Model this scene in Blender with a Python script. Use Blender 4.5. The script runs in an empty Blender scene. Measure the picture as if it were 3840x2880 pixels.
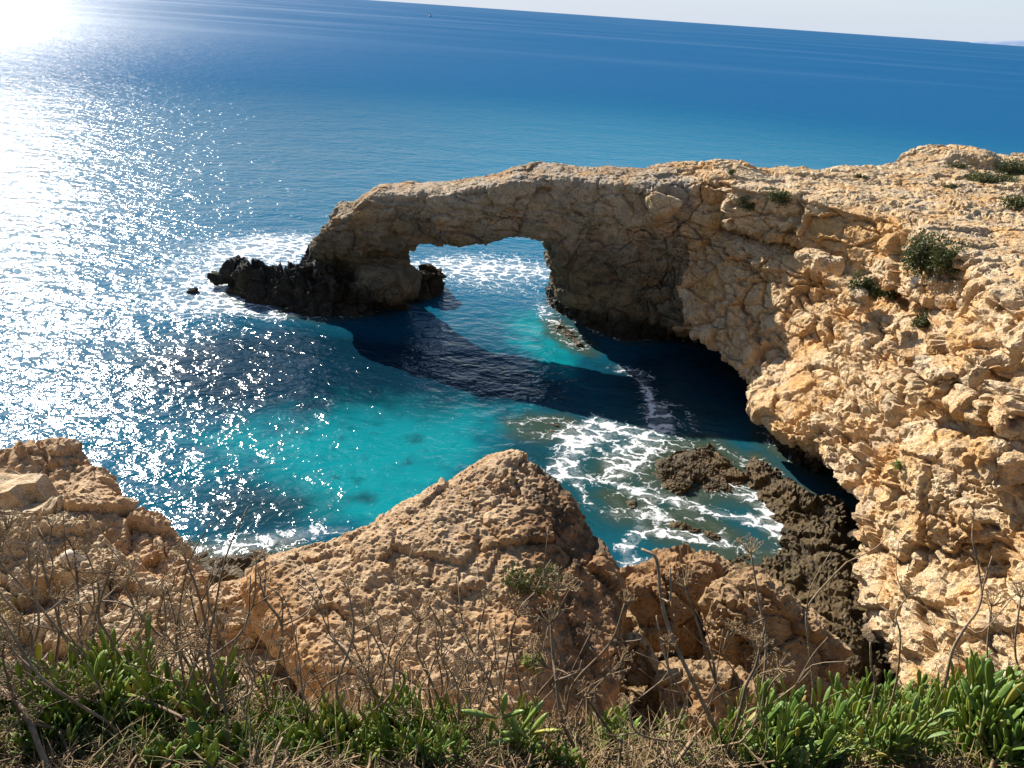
import bpy, math, random
import numpy as np
from mathutils import Vector, Matrix, Quaternion

random.seed(7)
RNG = np.random.default_rng(11)
SC = bpy.context.scene
COL = SC.collection
R = math.radians

# ------------------------------------------------------------------ camera frame
FPX = 1920 / math.tan(R(33.65))
CAM_H, PITCH, ROLL = 12.0, R(25.9), R(4.0)
SUN_AZ, SUN_EL = R(-36.0), R(30.0)          # azimuth from +Y, negative = towards -X


def ray(px, py):
    """direction through a point of the 3840x2880 survey photograph"""
    dx, dy = (px - 1920) / FPX, (py - 1440) / FPX
    r = dx * math.cos(ROLL) + dy * math.sin(ROLL)
    d = -dx * math.sin(ROLL) + dy * math.cos(ROLL)
    return np.array([r, math.cos(PITCH) - d * math.sin(PITCH), -math.sin(PITCH) - d * math.cos(PITCH)])


def at_y(px, py, y):
    v = ray(px, py)
    t = y / v[1]
    return np.array([v[0] * t, y, CAM_H + v[2] * t])


def at_z(px, py, z):
    v = ray(px, py)
    t = (z - CAM_H) / v[2]
    return np.array([v[0] * t, v[1] * t, z])


def q(x, y):                                  # coordinates noted on the 2212 px wide view
    return x * 3840 / 2212, y * 3840 / 2212


# ------------------------------------------------------------------ numpy noise
def _hash(ix, iy, iz, seed):
    u = np.uint32
    h = ix.astype(u) * u(374761393) + iy.astype(u) * u(668265263) + iz.astype(u) * u(2147483647) + u((seed * 974711) & 0xFFFFFFFF)
    h = (h ^ (h >> u(13))) * u(1274126177)
    h = (h ^ (h >> u(16))) * u(2246822519)
    return h ^ (h >> u(15))


U10, U20, U1023 = np.uint32(10), np.uint32(20), np.uint32(1023)
K511 = np.float32(1 / 511.5)


def vnoise(P, seed=0):
    """gradient noise, about -1..1"""
    Pi = np.floor(P)
    f = (P - Pi).astype(np.float32)
    u = f * f * f * (f * (f * 6 - 15) + 10)
    I = Pi.astype(np.int64)
    out = 0
    for cx in (0, 1):
        wx = u[:, 0] if cx else 1 - u[:, 0]
        for cy in (0, 1):
            wy = u[:, 1] if cy else 1 - u[:, 1]
            for cz in (0, 1):
                wz = u[:, 2] if cz else 1 - u[:, 2]
                h = _hash(I[:, 0] + cx, I[:, 1] + cy, I[:, 2] + cz, seed)
                gx = (h & U1023).astype(np.float32) * K511 - 1
                gy = ((h >> U10) & U1023).astype(np.float32) * K511 - 1
                gz = ((h >> U20) & U1023).astype(np.float32) * K511 - 1
                out = out + wx * wy * wz * (gx * (f[:, 0] - cx) + gy * (f[:, 1] - cy) + gz * (f[:, 2] - cz))
    return out * np.float32(1.3)


def fbm(P, octaves=4, seed=0, gain=0.5, lac=2.03):
    a, s, o = 1.0, 0.0, 0.0
    for k in range(octaves):
        o = o + a * vnoise(P, seed + k * 17)
        s += a
        a *= gain
        P = P * lac + 3.7
    return o / s


def worley(P, seed=0):
    """nearest and second nearest feature distance, a random value per cell and a random tilted plane per cell"""
    Pf = np.floor(P)
    I = Pf.astype(np.int64)
    fr = (P - Pf).astype(np.float32)
    n = len(P)
    f1 = np.full(n, 81.0, np.float32)
    f2 = np.full(n, 81.0, np.float32)
    hid = np.zeros(n, np.uint32)
    tx, ty, tz = (np.zeros(n, np.float32) for _ in range(3))
    k = np.float32(1 / 1023.0)
    for cx in (-1, 0, 1):
        for cy in (-1, 0, 1):
            for cz in (-1, 0, 1):
                h = _hash(I[:, 0] + cx, I[:, 1] + cy, I[:, 2] + cz, seed)
                dx = (h & U1023).astype(np.float32) * k + (cx - fr[:, 0])
                dy = ((h >> U10) & U1023).astype(np.float32) * k + (cy - fr[:, 1])
                dz = ((h >> U20) & U1023).astype(np.float32) * k + (cz - fr[:, 2])
                d = dx * dx + dy * dy + dz * dz
                c = d < f1
                f2 = np.where(c, f1, np.minimum(f2, d))
                f1 = np.where(c, d, f1)
                hid = np.where(c, h, hid)
                tx, ty, tz = np.where(c, dx, tx), np.where(c, dy, ty), np.where(c, dz, tz)
    g = _hash(hid, hid >> U10, hid >> U20, seed + 5)
    m = np.uint32(255)
    tilt = tx * ((g & m) / 127.5 - 1) + ty * (((g >> U10) & m) / 127.5 - 1) + tz * (((g >> U20) & m) / 127.5 - 1)
    return np.sqrt(f1), np.sqrt(f2), ((g >> np.uint32(5)) & np.uint32(4095)) / 4095.0, tilt


def sstep(a, b, x):
    t = np.clip((x - a) / (b - a), 0, 1)
    return t * t * (3 - 2 * t)


def smin(a, b, k):
    h = np.clip(0.5 + 0.5 * (b - a) / k, 0, 1)
    return b + (a - b) * h - k * h * (1 - h)


def smax(a, b, k):
    return -smin(-a, -b, k)


def poly_sd(X, Y, pts):
    """signed distance to a closed polygon, negative inside"""
    pts = np.asarray(pts, float)
    d = np.full(X.shape, 1e9)
    s = np.ones(X.shape)
    n = len(pts)
    for i in range(n):
        ax, ay = pts[i]
        bx, by = pts[i - 1]
        ex, ey = bx - ax, by - ay
        wx, wy = X - ax, Y - ay
        t = np.clip((wx * ex + wy * ey) / (ex * ex + ey * ey + 1e-12), 0, 1)
        d = np.minimum(d, (wx - ex * t) ** 2 + (wy - ey * t) ** 2)
        c1, c2, c3 = Y >= ay, Y < by, ex * wy > ey * wx
        flip = (c1 & c2 & c3) | (~c1 & ~c2 & ~c3)
        s = np.where(flip, -s, s)
    return s * np.sqrt(d)


def ell(X, Y, Z, c, r, rot=0.0):
    ca, sa = math.cos(rot), math.sin(rot)
    x, y, z = X - c[0], Y - c[1], Z - c[2]
    x, y = x * ca + y * sa, -x * sa + y * ca
    k0 = np.sqrt((x / r[0]) ** 2 + (y / r[1]) ** 2 + (z / r[2]) ** 2)
    k1 = np.sqrt((x / r[0] ** 2) ** 2 + (y / r[1] ** 2) ** 2 + (z / r[2] ** 2) ** 2) + 1e-9
    return k0 * (k0 - 1) / k1


def rbox(X, Y, Z, c, h, rot=0.0, k=0.1):
    ca, sa = math.cos(rot), math.sin(rot)
    x, y, z = X - c[0], Y - c[1], Z - c[2]
    x, y = x * ca + y * sa, -x * sa + y * ca
    return smax(smax(np.abs(x) - h[0], np.abs(y) - h[1], k), np.abs(z) - h[2], k)


# ------------------------------------------------------------------ surface from a field
def grid(lo, hi, step):
    ax = [np.arange(lo[i], hi[i] + step, step) for i in range(3)]
    X, Y, Z = np.meshgrid(*ax, indexing='ij')
    return X, Y, Z, np.array(lo, float), step


def surface(D, lo, step):
    """quads of the zero surface of D (naive surface nets)"""
    S = D < 0
    nx, ny, nz = D.shape
    cnt = np.zeros((nx - 1, ny - 1, nz - 1), np.int8)
    for a in (0, 1):
        for b in (0, 1):
            for c in (0, 1):
                cnt += S[a:nx - 1 + a, b:ny - 1 + b, c:nz - 1 + c]
    act = np.argwhere((cnt > 0) & (cnt < 8))
    idx = np.full(cnt.shape, -1, np.int64)
    idx[act[:, 0], act[:, 1], act[:, 2]] = np.arange(len(act))
    acc = np.zeros((len(act), 3))
    num = np.zeros(len(act))
    corners = [(a, b, c) for a in (0, 1) for b in (0, 1) for c in (0, 1)]
    for i, p in enumerate(corners):
        for r in corners[i + 1:]:
            if sum(abs(p[k] - r[k]) for k in range(3)) != 1:
                continue
            d0 = D[act[:, 0] + p[0], act[:, 1] + p[1], act[:, 2] + p[2]]
            d1 = D[act[:, 0] + r[0], act[:, 1] + r[1], act[:, 2] + r[2]]
            m = (d0 < 0) != (d1 < 0)
            t = np.where(m, d0 / (d0 - d1 + 1e-20), 0)[:, None]
            acc += np.where(m[:, None], np.array(p) + t * (np.array(r) - np.array(p)), 0)
            num += m
    V = (act + acc / num[:, None]) * step + lo
    F = []
    for ax in range(3):
        sl0 = [slice(None)] * 3
        sl1 = [slice(None)] * 3
        sl0[ax] = slice(0, -1)
        sl1[ax] = slice(1, None)
        s0, s1 = S[tuple(sl0)], S[tuple(sl1)]
        e = np.argwhere(s0 != s1)
        b, c = (ax + 1) % 3, (ax + 2) % 3
        lim = np.array(cnt.shape)
        ok = (e[:, b] > 0) & (e[:, c] > 0) & (e[:, b] < lim[b]) & (e[:, c] < lim[c])
        e = e[ok]
        inside = s0[e[:, 0], e[:, 1], e[:, 2]]
        qd = []
        for db, dc in ((-1, -1), (0, -1), (0, 0), (-1, 0)):
            g = e.copy()
            g[:, b] += db
            g[:, c] += dc
            qd.append(idx[g[:, 0], g[:, 1], g[:, 2]])
        qd = np.stack(qd, 1)
        qd[~inside] = qd[~inside][:, ::-1]
        F.append(qd)
    F = np.concatenate(F)
    F = F[(F >= 0).all(1)]
    return V, F


def relax(V, F, n=1, w=0.5):
    for _ in range(n):
        acc = np.zeros_like(V)
        num = np.zeros(len(V))
        for k in range(4):
            for o in (1, 3):
                np.add.at(acc, F[:, k], V[F[:, (k + o) % 4]])
                np.add.at(num, F[:, k], 1)
        V = V * (1 - w) + w * acc / np.maximum(num, 1)[:, None]
    return V


def subdivide(V, F):
    n = len(V)
    E = np.concatenate([np.sort(F[:, [k, (k + 1) % 4]], 1) for k in range(4)])
    key = E[:, 0].astype(np.int64) * n + E[:, 1]
    u, inv = np.unique(key, return_inverse=True)
    em = (V[u // n] + V[u % n]) / 2
    fm = V[F].mean(1)
    m = len(F)
    e = [n + inv[k * m:(k + 1) * m] for k in range(4)]
    f = n + len(u) + np.arange(m)
    Q = [np.stack([F[:, k], e[k], f, e[k - 1]], 1) for k in range(4)]
    return np.concatenate([V, em, fm]), np.concatenate(Q)


def vnormals(V, F):
    fn = np.cross(V[F[:, 2]] - V[F[:, 0]], V[F[:, 3]] - V[F[:, 1]])
    N = np.zeros_like(V)
    for k in range(4):
        np.add.at(N, F[:, k], fn)
    return N / (np.linalg.norm(N, axis=1, keepdims=True) + 1e-12)


def drop_unused(V, F):
    u, inv = np.unique(F, return_inverse=True)
    return V[u], inv.reshape(F.shape), u


# ------------------------------------------------------------------ objects
def mesh_obj(name, V, F, mat, parent=None, smooth=True, attrs=None):
    V = np.asarray(V, np.float32)
    me = bpy.data.meshes.new(name)
    if isinstance(F, np.ndarray):
        k = F.shape[1]
        me.vertices.add(len(V))
        me.vertices.foreach_set('co', V.ravel())
        me.loops.add(F.size)
        me.loops.foreach_set('vertex_index', F.astype(np.int32).ravel())
        me.polygons.add(len(F))
        me.polygons.foreach_set('loop_start', np.arange(0, F.size, k, dtype=np.int32))
        me.polygons.foreach_set('loop_total', np.full(len(F), k, np.int32))
        me.update(calc_edges=True)
        me.validate()
    else:
        me.from_pydata([tuple(map(float, v)) for v in V], [], F)
        me.update()
    me.polygons.foreach_set('use_smooth', np.full(len(me.polygons), smooth, bool))
    for an, av in (attrs or {}).items():
        if av.ndim == 1:
            a = me.attributes.new(an, 'FLOAT', 'POINT')
            a.data.foreach_set('value', av.astype(np.float32))
        else:
            a = me.attributes.new(an, 'FLOAT_COLOR', 'POINT')
            c4 = np.concatenate([av, np.ones((len(av), 1))], 1)
            a.data.foreach_set('color', c4.astype(np.float32).ravel())
    if mat:
        me.materials.append(mat)
    o = bpy.data.objects.new(name, me)
    COL.objects.link(o)
    if parent:
        o.parent = parent
    return o


def tag(o, label=None, cat=None, group=None, kind=None):
    if label:
        o['label'] = label
    if cat:
        o['category'] = cat
    if group:
        o['group'] = group
    if kind:
        o['kind'] = kind
    return o


def empty(name, loc, rz=0.0):
    o = bpy.data.objects.new(name, None)
    o.empty_display_size = 0.1
    o.location = loc
    o.rotation_euler = (0, 0, rz)
    COL.objects.link(o)
    return o


# ------------------------------------------------------------------ materials
class NT:
    def __init__(self, name):
        self.m = bpy.data.materials.new(name)
        self.m.use_nodes = True
        self.t = self.m.node_tree
        self.t.nodes.clear()
        self.out = self.n('ShaderNodeOutputMaterial')

    def n(self, typ, ins=None, **kw):
        nd = self.t.nodes.new(typ)
        for k, v in kw.items():
            setattr(nd, k, v)
        for k, v in (ins or {}).items():
            self.set(nd, k, v)
        return nd

    def set(self, nd, k, v):
        s = nd.inputs[k]
        if hasattr(v, 'is_linked') or isinstance(v, bpy.types.NodeSocket):
            self.t.links.new(v, s)
        elif hasattr(v, 'outputs'):
            self.t.links.new(v.outputs[0], s)
        else:
            if hasattr(s.default_value, '__len__') and len(s.default_value) == 4 and len(v) == 3:
                v = (*v, 1)
            s.default_value = v

    def coords(self, scale=(1, 1, 1), loc=(0, 0, 0), rot=(0, 0, 0), vec=None):
        if vec is None:
            vec = self.n('ShaderNodeNewGeometry').outputs['Position']
        return self.n('ShaderNodeMapping', {'Vector': vec, 'Scale': scale, 'Location': loc, 'Rotation': rot}).outputs[0]

    def noise(self, vec, scale, detail=4, rough=0.55, dist=0.0):
        return self.n('ShaderNodeTexNoise', {'Vector': vec, 'Scale': scale, 'Detail': detail, 'Roughness': rough, 'Distortion': dist}).outputs['Fac']

    def voro(self, vec, scale, feature='F1', rand=1.0):
        return self.n('ShaderNodeTexVoronoi', {'Vector': vec, 'Scale': scale, 'Randomness': rand}, feature=feature).outputs['Distance']

    def ramp(self, fac, stops, interp='LINEAR'):
        nd = self.n('ShaderNodeValToRGB', {'Fac': fac})
        cr = nd.color_ramp
        cr.interpolation = interp
        while len(cr.elements) < len(stops):
            cr.elements.new(0.5)
        for e, (p, c) in zip(cr.elements, stops):
            e.position = p
            e.color = (c, c, c, 1) if not hasattr(c, '__len__') else (*c[:3], 1)
        return nd.outputs['Color']

    def maprange(self, v, a, b, c=0.0, d=1.0, smooth=True):
        return self.n('ShaderNodeMapRange', {'Value': v, 'From Min': a, 'From Max': b, 'To Min': c, 'To Max': d},
                      interpolation_type='SMOOTHSTEP' if smooth else 'LINEAR').outputs[0]

    def math(self, op, a, b=0.0, c=0.0, clamp=False):
        nd = self.n('ShaderNodeMath', {0: a, 1: b, 2: c}, operation=op)
        nd.use_clamp = clamp
        return nd.outputs[0]

    def mix(self, fac, a, b, blend='MIX'):
        nd = self.n('ShaderNodeMix', data_type='RGBA', blend_type=blend)
        self.set(nd, 0, fac)
        self.set(nd, 6, a)
        self.set(nd, 7, b)
        return nd.outputs[2]

    def attr(self, name, out='Fac'):
        return self.n('ShaderNodeAttribute', attribute_name=name).outputs[out]

    def bump(self, h, strength=1.0, dist=0.05, normal=None):
        nd = self.n('ShaderNodeBump', {'Height': h, 'Strength': strength, 'Distance': dist})
        if normal is not None:
            self.set(nd, 'Normal', normal)
        return nd.outputs[0]

    def surface(self, sh):
        self.t.links.new(sh if isinstance(sh, bpy.types.NodeSocket) else sh.outputs[0], self.out.inputs['Surface'])
        return self.m


def rock_material(name, pale, mid, warm, dark, algae=None, tide=0.8, bump=1.0, fine=1.0, speck=0.45, tide_x=None, crust=0.0, damp=None, stain_shade=None, wet=0.9):
    """weathered limestone: pale and iron-stained patches, dark pits, an algae belt near the water"""
    t = NT(name)
    P = t.coords()
    big = t.noise(P, 0.55, 3, 0.6)
    med = t.noise(P, 2.3 * fine, 6, 0.62, 0.4)
    col = t.mix(t.maprange(med, 0.36, 0.66), mid, pale)
    col = t.mix(t.math('MULTIPLY', t.maprange(big, 0.45, 0.66), 0.85), col, warm)
    wn = t.noise(t.coords(loc=(9, 3, 5)), 1.1 * fine, 5, 0.65, 0.6)
    col = t.mix(t.math('MULTIPLY', t.maprange(wn, 0.52, 0.68), 0.6), col, warm)
    if crust:
        # grey weathered skin in broad patches and dark runs down the face
        cn = t.noise(t.coords(loc=(1, 8, 4)), 0.75, 6, 0.68, 0.8)
        col = t.mix(t.math('MULTIPLY', t.maprange(cn, 0.50, 0.62), crust), col, (0.40, 0.345, 0.27))
        rn = t.noise(t.coords((1.6, 1.6, 0.22), loc=(4, 4, 0)), 1.0, 5, 0.65, 0.5)
        col = t.mix(t.math('MULTIPLY', t.maprange(rn, 0.56, 0.70), crust * 0.75), col, (0.24, 0.185, 0.125))
    # lichen / weathering specks with their own shape
    sp = t.noise(t.coords(loc=(2, 7, 1)), 14 * fine, 4, 0.7)
    spm = t.noise(t.coords(loc=(5, 5, 8)), 0.9 * fine, 4, 0.6)
    sm = t.math('MULTIPLY', t.maprange(sp, 0.53, 0.66), t.maprange(spm, 0.42, 0.62))
    col = t.mix(t.math('MULTIPLY', sm, speck * 2), col, dark)
    if stain_shade:
        # rust and lichen tones that also paint in the darker shaded side
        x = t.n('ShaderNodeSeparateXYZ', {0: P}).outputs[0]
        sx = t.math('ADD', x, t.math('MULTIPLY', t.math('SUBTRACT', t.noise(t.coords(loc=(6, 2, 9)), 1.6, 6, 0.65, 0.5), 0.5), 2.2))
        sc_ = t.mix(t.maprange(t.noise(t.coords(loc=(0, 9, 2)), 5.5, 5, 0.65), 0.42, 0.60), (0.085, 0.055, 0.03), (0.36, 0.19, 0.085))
        col = t.mix(t.math('MULTIPLY', t.maprange(sx, stain_shade[0], stain_shade[1]), t.math('MULTIPLY', t.maprange(x, stain_shade[0] - 0.4, stain_shade[0] + 0.2), stain_shade[2])), col, sc_)
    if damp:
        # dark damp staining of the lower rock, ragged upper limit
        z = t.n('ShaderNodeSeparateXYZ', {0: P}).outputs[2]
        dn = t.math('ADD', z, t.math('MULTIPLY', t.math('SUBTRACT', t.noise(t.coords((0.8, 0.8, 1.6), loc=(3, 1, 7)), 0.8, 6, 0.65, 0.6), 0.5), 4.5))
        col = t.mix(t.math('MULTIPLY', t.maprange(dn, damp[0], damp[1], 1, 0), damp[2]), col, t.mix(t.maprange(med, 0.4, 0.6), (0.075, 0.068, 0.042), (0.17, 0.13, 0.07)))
    rough = wet
    if algae is not None:
        z = t.n('ShaderNodeSeparateXYZ', {0: P}).outputs[2]
        zz = t.math('ADD', z, t.math('MULTIPLY', t.math('SUBTRACT', t.noise(P, 1.3, 5, 0.6), 0.5), 1.1))
        if tide_x:
            x = t.n('ShaderNodeSeparateXYZ', {0: P}).outputs[0]
            zz = t.math('SUBTRACT', zz, t.maprange(x, tide_x[0], tide_x[1], 0, tide_x[2]))
        k = t.maprange(zz, tide * 0.45, tide * 1.25, 1.0, 0.0)
        an = t.noise(P, 7.0, 5, 0.7)
        ac = t.mix(t.maprange(an, 0.4, 0.62), algae[0], algae[1])
        col = t.mix(k, col, ac)
        rough = t.maprange(k, 0, 1, 0.9, 0.5)
    v = t.voro(t.coords(vec=t.n('ShaderNodeVectorMath', {0: P, 1: t.n('ShaderNodeTexNoise', {'Vector': P, 'Scale': 6.0 * fine, 'Detail': 3}).outputs['Color']}, operation='ADD').outputs[0]), 5.0 * fine, 'DISTANCE_TO_EDGE')
    crack = t.maprange(v, 0.0, 0.09, 0.0, 1.0)
    h = t.math('ADD', t.math('MULTIPLY', t.noise(P, 9 * fine, 8, 0.68), 1.0), t.math('MULTIPLY', crack, 0.18))
    pit = t.maprange(t.voro(t.coords(), 22 * fine), 0.05, 0.4, 0.0, 0.22)
    h = t.math('ADD', h, pit)
    nrm = t.bump(h, 1.0, 0.11 * bump / fine)
    b = t.n('ShaderNodeBsdfPrincipled', {'Base Color': col, 'Roughness': rough, 'Normal': nrm, 'Specular IOR Level': 0.25})
    return t.surface(b)
# ------------------------------------------------------------------ rock materials
M_CLIFF = rock_material('limestone_cliff', (0.74, 0.57, 0.36), (0.63, 0.42, 0.215), (0.65, 0.36, 0.125), (0.22, 0.16, 0.10),
                        algae=((0.018, 0.014, 0.008), (0.075, 0.05, 0.02)), tide=0.75, bump=1.0, fine=1.0, speck=0.35, crust=0.4)
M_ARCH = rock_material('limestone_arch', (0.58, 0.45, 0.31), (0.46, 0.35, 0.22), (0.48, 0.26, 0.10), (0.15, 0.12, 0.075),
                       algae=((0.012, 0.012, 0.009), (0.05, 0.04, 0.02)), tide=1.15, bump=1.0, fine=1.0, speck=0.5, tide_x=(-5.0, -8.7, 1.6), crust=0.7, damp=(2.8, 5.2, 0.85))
M_REEF = rock_material('wet_reef_rock', (0.05, 0.045, 0.035), (0.03, 0.028, 0.022), (0.07, 0.055, 0.03), (0.012, 0.012, 0.01), bump=0.8, fine=1.4)
M_SHELF = rock_material('algae_rock', (0.125, 0.085, 0.034), (0.062, 0.041, 0.015), (0.12, 0.07, 0.02), (0.014, 0.011, 0.006),
                        bump=0.5, fine=2.2, speck=0.8, wet=0.5)
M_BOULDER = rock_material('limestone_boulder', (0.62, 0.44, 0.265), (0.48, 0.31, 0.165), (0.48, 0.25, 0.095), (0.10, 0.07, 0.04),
                          bump=0.5, fine=3.2, speck=0.75, stain_shade=(0.0, 0.7, 0.9))
M_GULLY = rock_material('brown_gully_rock', (0.40, 0.27, 0.145), (0.29, 0.18, 0.085), (0.30, 0.16, 0.065), (0.06, 0.042, 0.025),
                        bump=0.42, fine=2.6, speck=0.6)

# ------------------------------------------------------------------ cliff and arch
BASE = [(7.6, 3), (7.7, 10), (7.9, 13), (9.4, 15.2), (10.6, 17.0), (10.4, 18.6), (9.3, 20), (8.5, 21.2), (8.4, 22.6), (9.8, 23.6),
        (11.5, 26), (9.5, 29.5), (6.5, 30.2), (4.6, 29.6), (3.6, 30.2), (2.8, 31.2), (2.2, 32.2), (2.3, 33.6), (3, 35.5), (6, 36.5), (12, 37.5), (18, 39.5),
        (24, 46), (34, 48), (34, 3)]
MID = [(7.6, 3), (7.8, 10), (7.8, 13), (8.1, 16), (8.0, 18.4), (7.7, 21), (7.8, 23), (7.7, 24.6), (7.2, 26.2), (6.5, 27.7),
       (5.5, 29.2), (3.8, 29.9), (2.2, 30.1), (1.5, 30.9), (1.5, 33), (2.5, 35.3), (6, 36.3), (12, 37), (18, 39), (24, 45.5), (34, 47.5), (34, 3)]
TOP = [(9.9, 3), (10.0, 10), (10.1, 13), (10.4, 15.5), (10.9, 18.4), (11.4, 22), (11.2, 24.2), (10.2, 25.8), (9.6, 27.2), (8.6, 27.9), (8.0, 29.3), (7.4, 29.9), (6.0, 30.3), (4.4, 29.9), (2.4, 30.4),
       (0.5, 30.6), (0.2, 33), (6, 33.6), (9, 33.9), (12.2, 34.0), (16, 36.2), (21, 42.5), (34, 45), (34, 3)]
ARCH_XZ = [(-9.1, -1.5), (-8.9, 0.8), (-8.75, 2.0), (-8.6, 3.0), (-8.3, 3.45), (-7.75, 4.1), (-7.1, 4.2), (-6.75, 4.55), (-6.1, 5.0), (-4.8, 5.15),
           (-3.4, 5.3), (-2.6, 5.55), (-1.1, 5.95), (-0.5, 6.12), (0.6, 6.12), (2.0, 6.2), (4.5, 6.3), (8, 6.5), (8, 2.3), (3, 2.3), (1.9, 2.5),
           (1.38, 3.25), (0.9, 3.55), (0.3, 3.62), (-0.6, 3.6), (-1.4, 3.5), (-2.6, 3.25), (-3.3, 3.05), (-4.0, 2.85), (-4.3, 2.5), (-4.35, 2.0), (-4.2, 1.0), (-4.3, -1.5)]
REEF = [(-13.6, 33.4), (-12.2, 31.3), (-11.6, 30.9), (-10.3, 30.6), (-9.2, 29.9), (-8, 29.7), (-6.9, 30.2), (-5.9, 31.0), (-4.9, 32.3), (-4.1, 33.3),
        (-3.9, 34.3), (-5, 35.2), (-8, 35.4), (-9.6, 34.8), (-10.8, 34.6), (-11.6, 33.6), (-12.6, 34.0)]

STEP = 0.11
X, Y, Z, LO, _ = grid((-10.5, 3.5, -1.1), (32.5, 47.0, 9.2), STEP)
X2, Y2 = X[:, :, 0], Y[:, :, 0]
db, dm, dt = (poly_sd(X2, Y2, p)[:, :, None] for p in (BASE, MID, TOP))
zz = Z[:1, :1, :]
notch_ = (0.55 * sstep(13.5, 15.5, Y2) * sstep(20.5, 18.5, Y2) * sstep(5, 7, X2))[:, :, None]
w1, w2 = sstep(0.35, 1.35, zz - notch_), np.interp(zz, [1.4, 3.2, 4.7, 4.95, 5.3, 7.2, 9], [0, 0.5, 0.80, 0.98, 0.90, 1.0, 1.06])
warp = 0.45 * fbm(np.stack([X2.ravel() * 0.35, Y2.ravel() * 0.35, 0 * X2.ravel()], 1), 3, 5).reshape(X2.shape)[:, :, None]
Dc = (db * (1 - w1) + dm * w1) * (1 - w2) + dt * w2
ztop = 6.15 + 0.55 * sstep(4, 8.5, X2) + 0.35 * sstep(9, 12, X2) * sstep(33, 24, Y2) + 0.3 * sstep(20, 14, Y2)
ztop = ztop + 0.16 * fbm(np.stack([X2.ravel() * 0.5, Y2.ravel() * 0.5, 0 * X2.ravel() + 4], 1), 4, 3).reshape(X2.shape)
mound = 0.55 * np.exp(-(((X2 - 20.6) / 2.4) ** 2 + ((Y2 - 39.0) / 2.0) ** 2) ** 2)
ztop = (ztop + mound)[:, :, None]
Dc = smax(Dc + 0.5 * warp * (1 - w2), Z - ztop, 0.10)
# massive bulges of the right-hand wall
Dc = smin(Dc, ell(X, Y, Z, (11.3, 15.6, 5.6), (1.5, 2.0, 1.35)), 0.35)
Dc = smin(Dc, ell(X, Y, Z, (9.2, 14.0, 3.2), (0.9, 1.6, 1.4)), 0.5)
# squared blocks standing out of the rubble
for (px, py, wx, hx_, hy_, hz_, ro) in [(2025, 822, 9.35, .55, .66, .44, .12), (2122, 800, 9.7, .5, .40, .30, -.1), (2168, 848, 9.6, .5, .36, .24, .15), (2112, 878, 9.5, .5, .55, .2, .05),
                                        (2192, 905, 9.5, .5, .4, .3, -.15), (1950, 770, 9.2, .4, .35, .22, .2), (2100, 745, 9.9, .5, .45, .28, .0), (1870, 640, 9.6, .5, .5, .24, .1), (1760, 560, 9.0, .5, .6, .22, .2), (1990, 960, 9.0, .4, .45, .3, -.2), (2150, 1010, 9.1, .4, .4, .34, .1), (2080, 1130, 8.8, .4, .35, .3, .25)]:
    v_ = ray(*q(px, py))
    t_ = wx / v_[0]
    Dc = smin(Dc, rbox(X, Y, Z, (wx + 0.12, v_[1] * t_, CAM_H + v_[2] * t_), (hx_, hy_, hz_), ro, 0.07), 0.05)
Dc = smin(Dc, rbox(X, Y, Z, (8.9, 28.6, 6.0), (1.3, 0.8, 0.75), -0.5, 0.08), 0.08)
Dc = smin(Dc, rbox(X, Y, Z, (10.6, 26.2, 6.2), (1.0, 0.7, 0.65), -0.9, 0.1), 0.1)
# hollow with the big bush, a ledge under the massive top layer
Dc = smax(Dc, -ell(X, Y, Z, (10.4, 19.6, 6.4), (1.2, 1.6, 1.1)), 0.5)
Dc = smax(Dc, -ell(X, Y, Z, (8.9, 27.2, 4.95), (2.6, 0.9, 0.28), -0.7), 0.12)
# sea cave and undercut
Dc = smax(Dc, -ell(X, Y, Z, (8.4, 26.9, -0.4), (2.6, 3.4, 2.15), 0.25), 0.15)
Dc = smax(Dc, -ell(X, Y, Z, (9.0, 17.3, 0.3), (1.9, 1.25, 1.25)), 0.15)
# the underside rises and opens towards the sea: outline on the cove side, and a higher, wider opening behind
ARCH_BACK = [(x, z) for x, z in ARCH_XZ]
for _i, (x, z) in enumerate(ARCH_XZ):
    if _i >= 18:
        ARCH_BACK[_i] = (x + (0.35 if x > 0.5 else -0.9 if x < -2.8 else -0.3), z + (1.15 if z > 2.2 else 0.3))
tb_ = np.clip((Y - 30.4) / 2.4, 0, 1)
da = poly_sd(X[:, 0, :], Z[:, 0, :], ARCH_XZ)[:, None, :] * (1 - tb_) + poly_sd(X[:, 0, :], Z[:, 0, :], ARCH_BACK)[:, None, :] * tb_
lowz = sstep(2.6, 0.6, zz)
yf = 30.25 + 0.15 * np.sin(X * 0.9) - 0.25 * sstep(2.2, 4.5, Z) * 0 + 0.75 * sstep(2.7, 1.9, Z) * sstep(-2, -3, X)
yb = 33.0 + 0.8 * lowz
Da = smax(da, np.maximum(yf - Y, Y - yb), 0.45)
Da = smin(Da, ell(X, Y, Z, (-5.7, 31.1, 1.25), (1.55, 1.45, 1.0)), 0.08)
Da = smax(Da, -ell(X, Y, Z, (-5.2, 30.3, 2.5), (1.6, 0.9, 0.30), 0.0), 0.08)
D = smin(Dc, Da, 0.35)
D = smin(D, ell(X, Y, Z, (2.2, 34.3, 0.2), (0.95, 1.9, 0.85)), 0.3)       # foot rock seen through the opening
V, F = surface(D, LO, STEP)
del X, Y, Z, D, Dc, Da
V = relax(V, F, 2)
fc = V[F].mean(1)
keep = (fc[:, 2] > -0.75) & (fc[:, 0] < 31.8) & (fc[:, 1] > 4.2)
V, F, _ = drop_unused(V, F[keep])
V, F = subdivide(V, F)
V = relax(V, F, 1)


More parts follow.
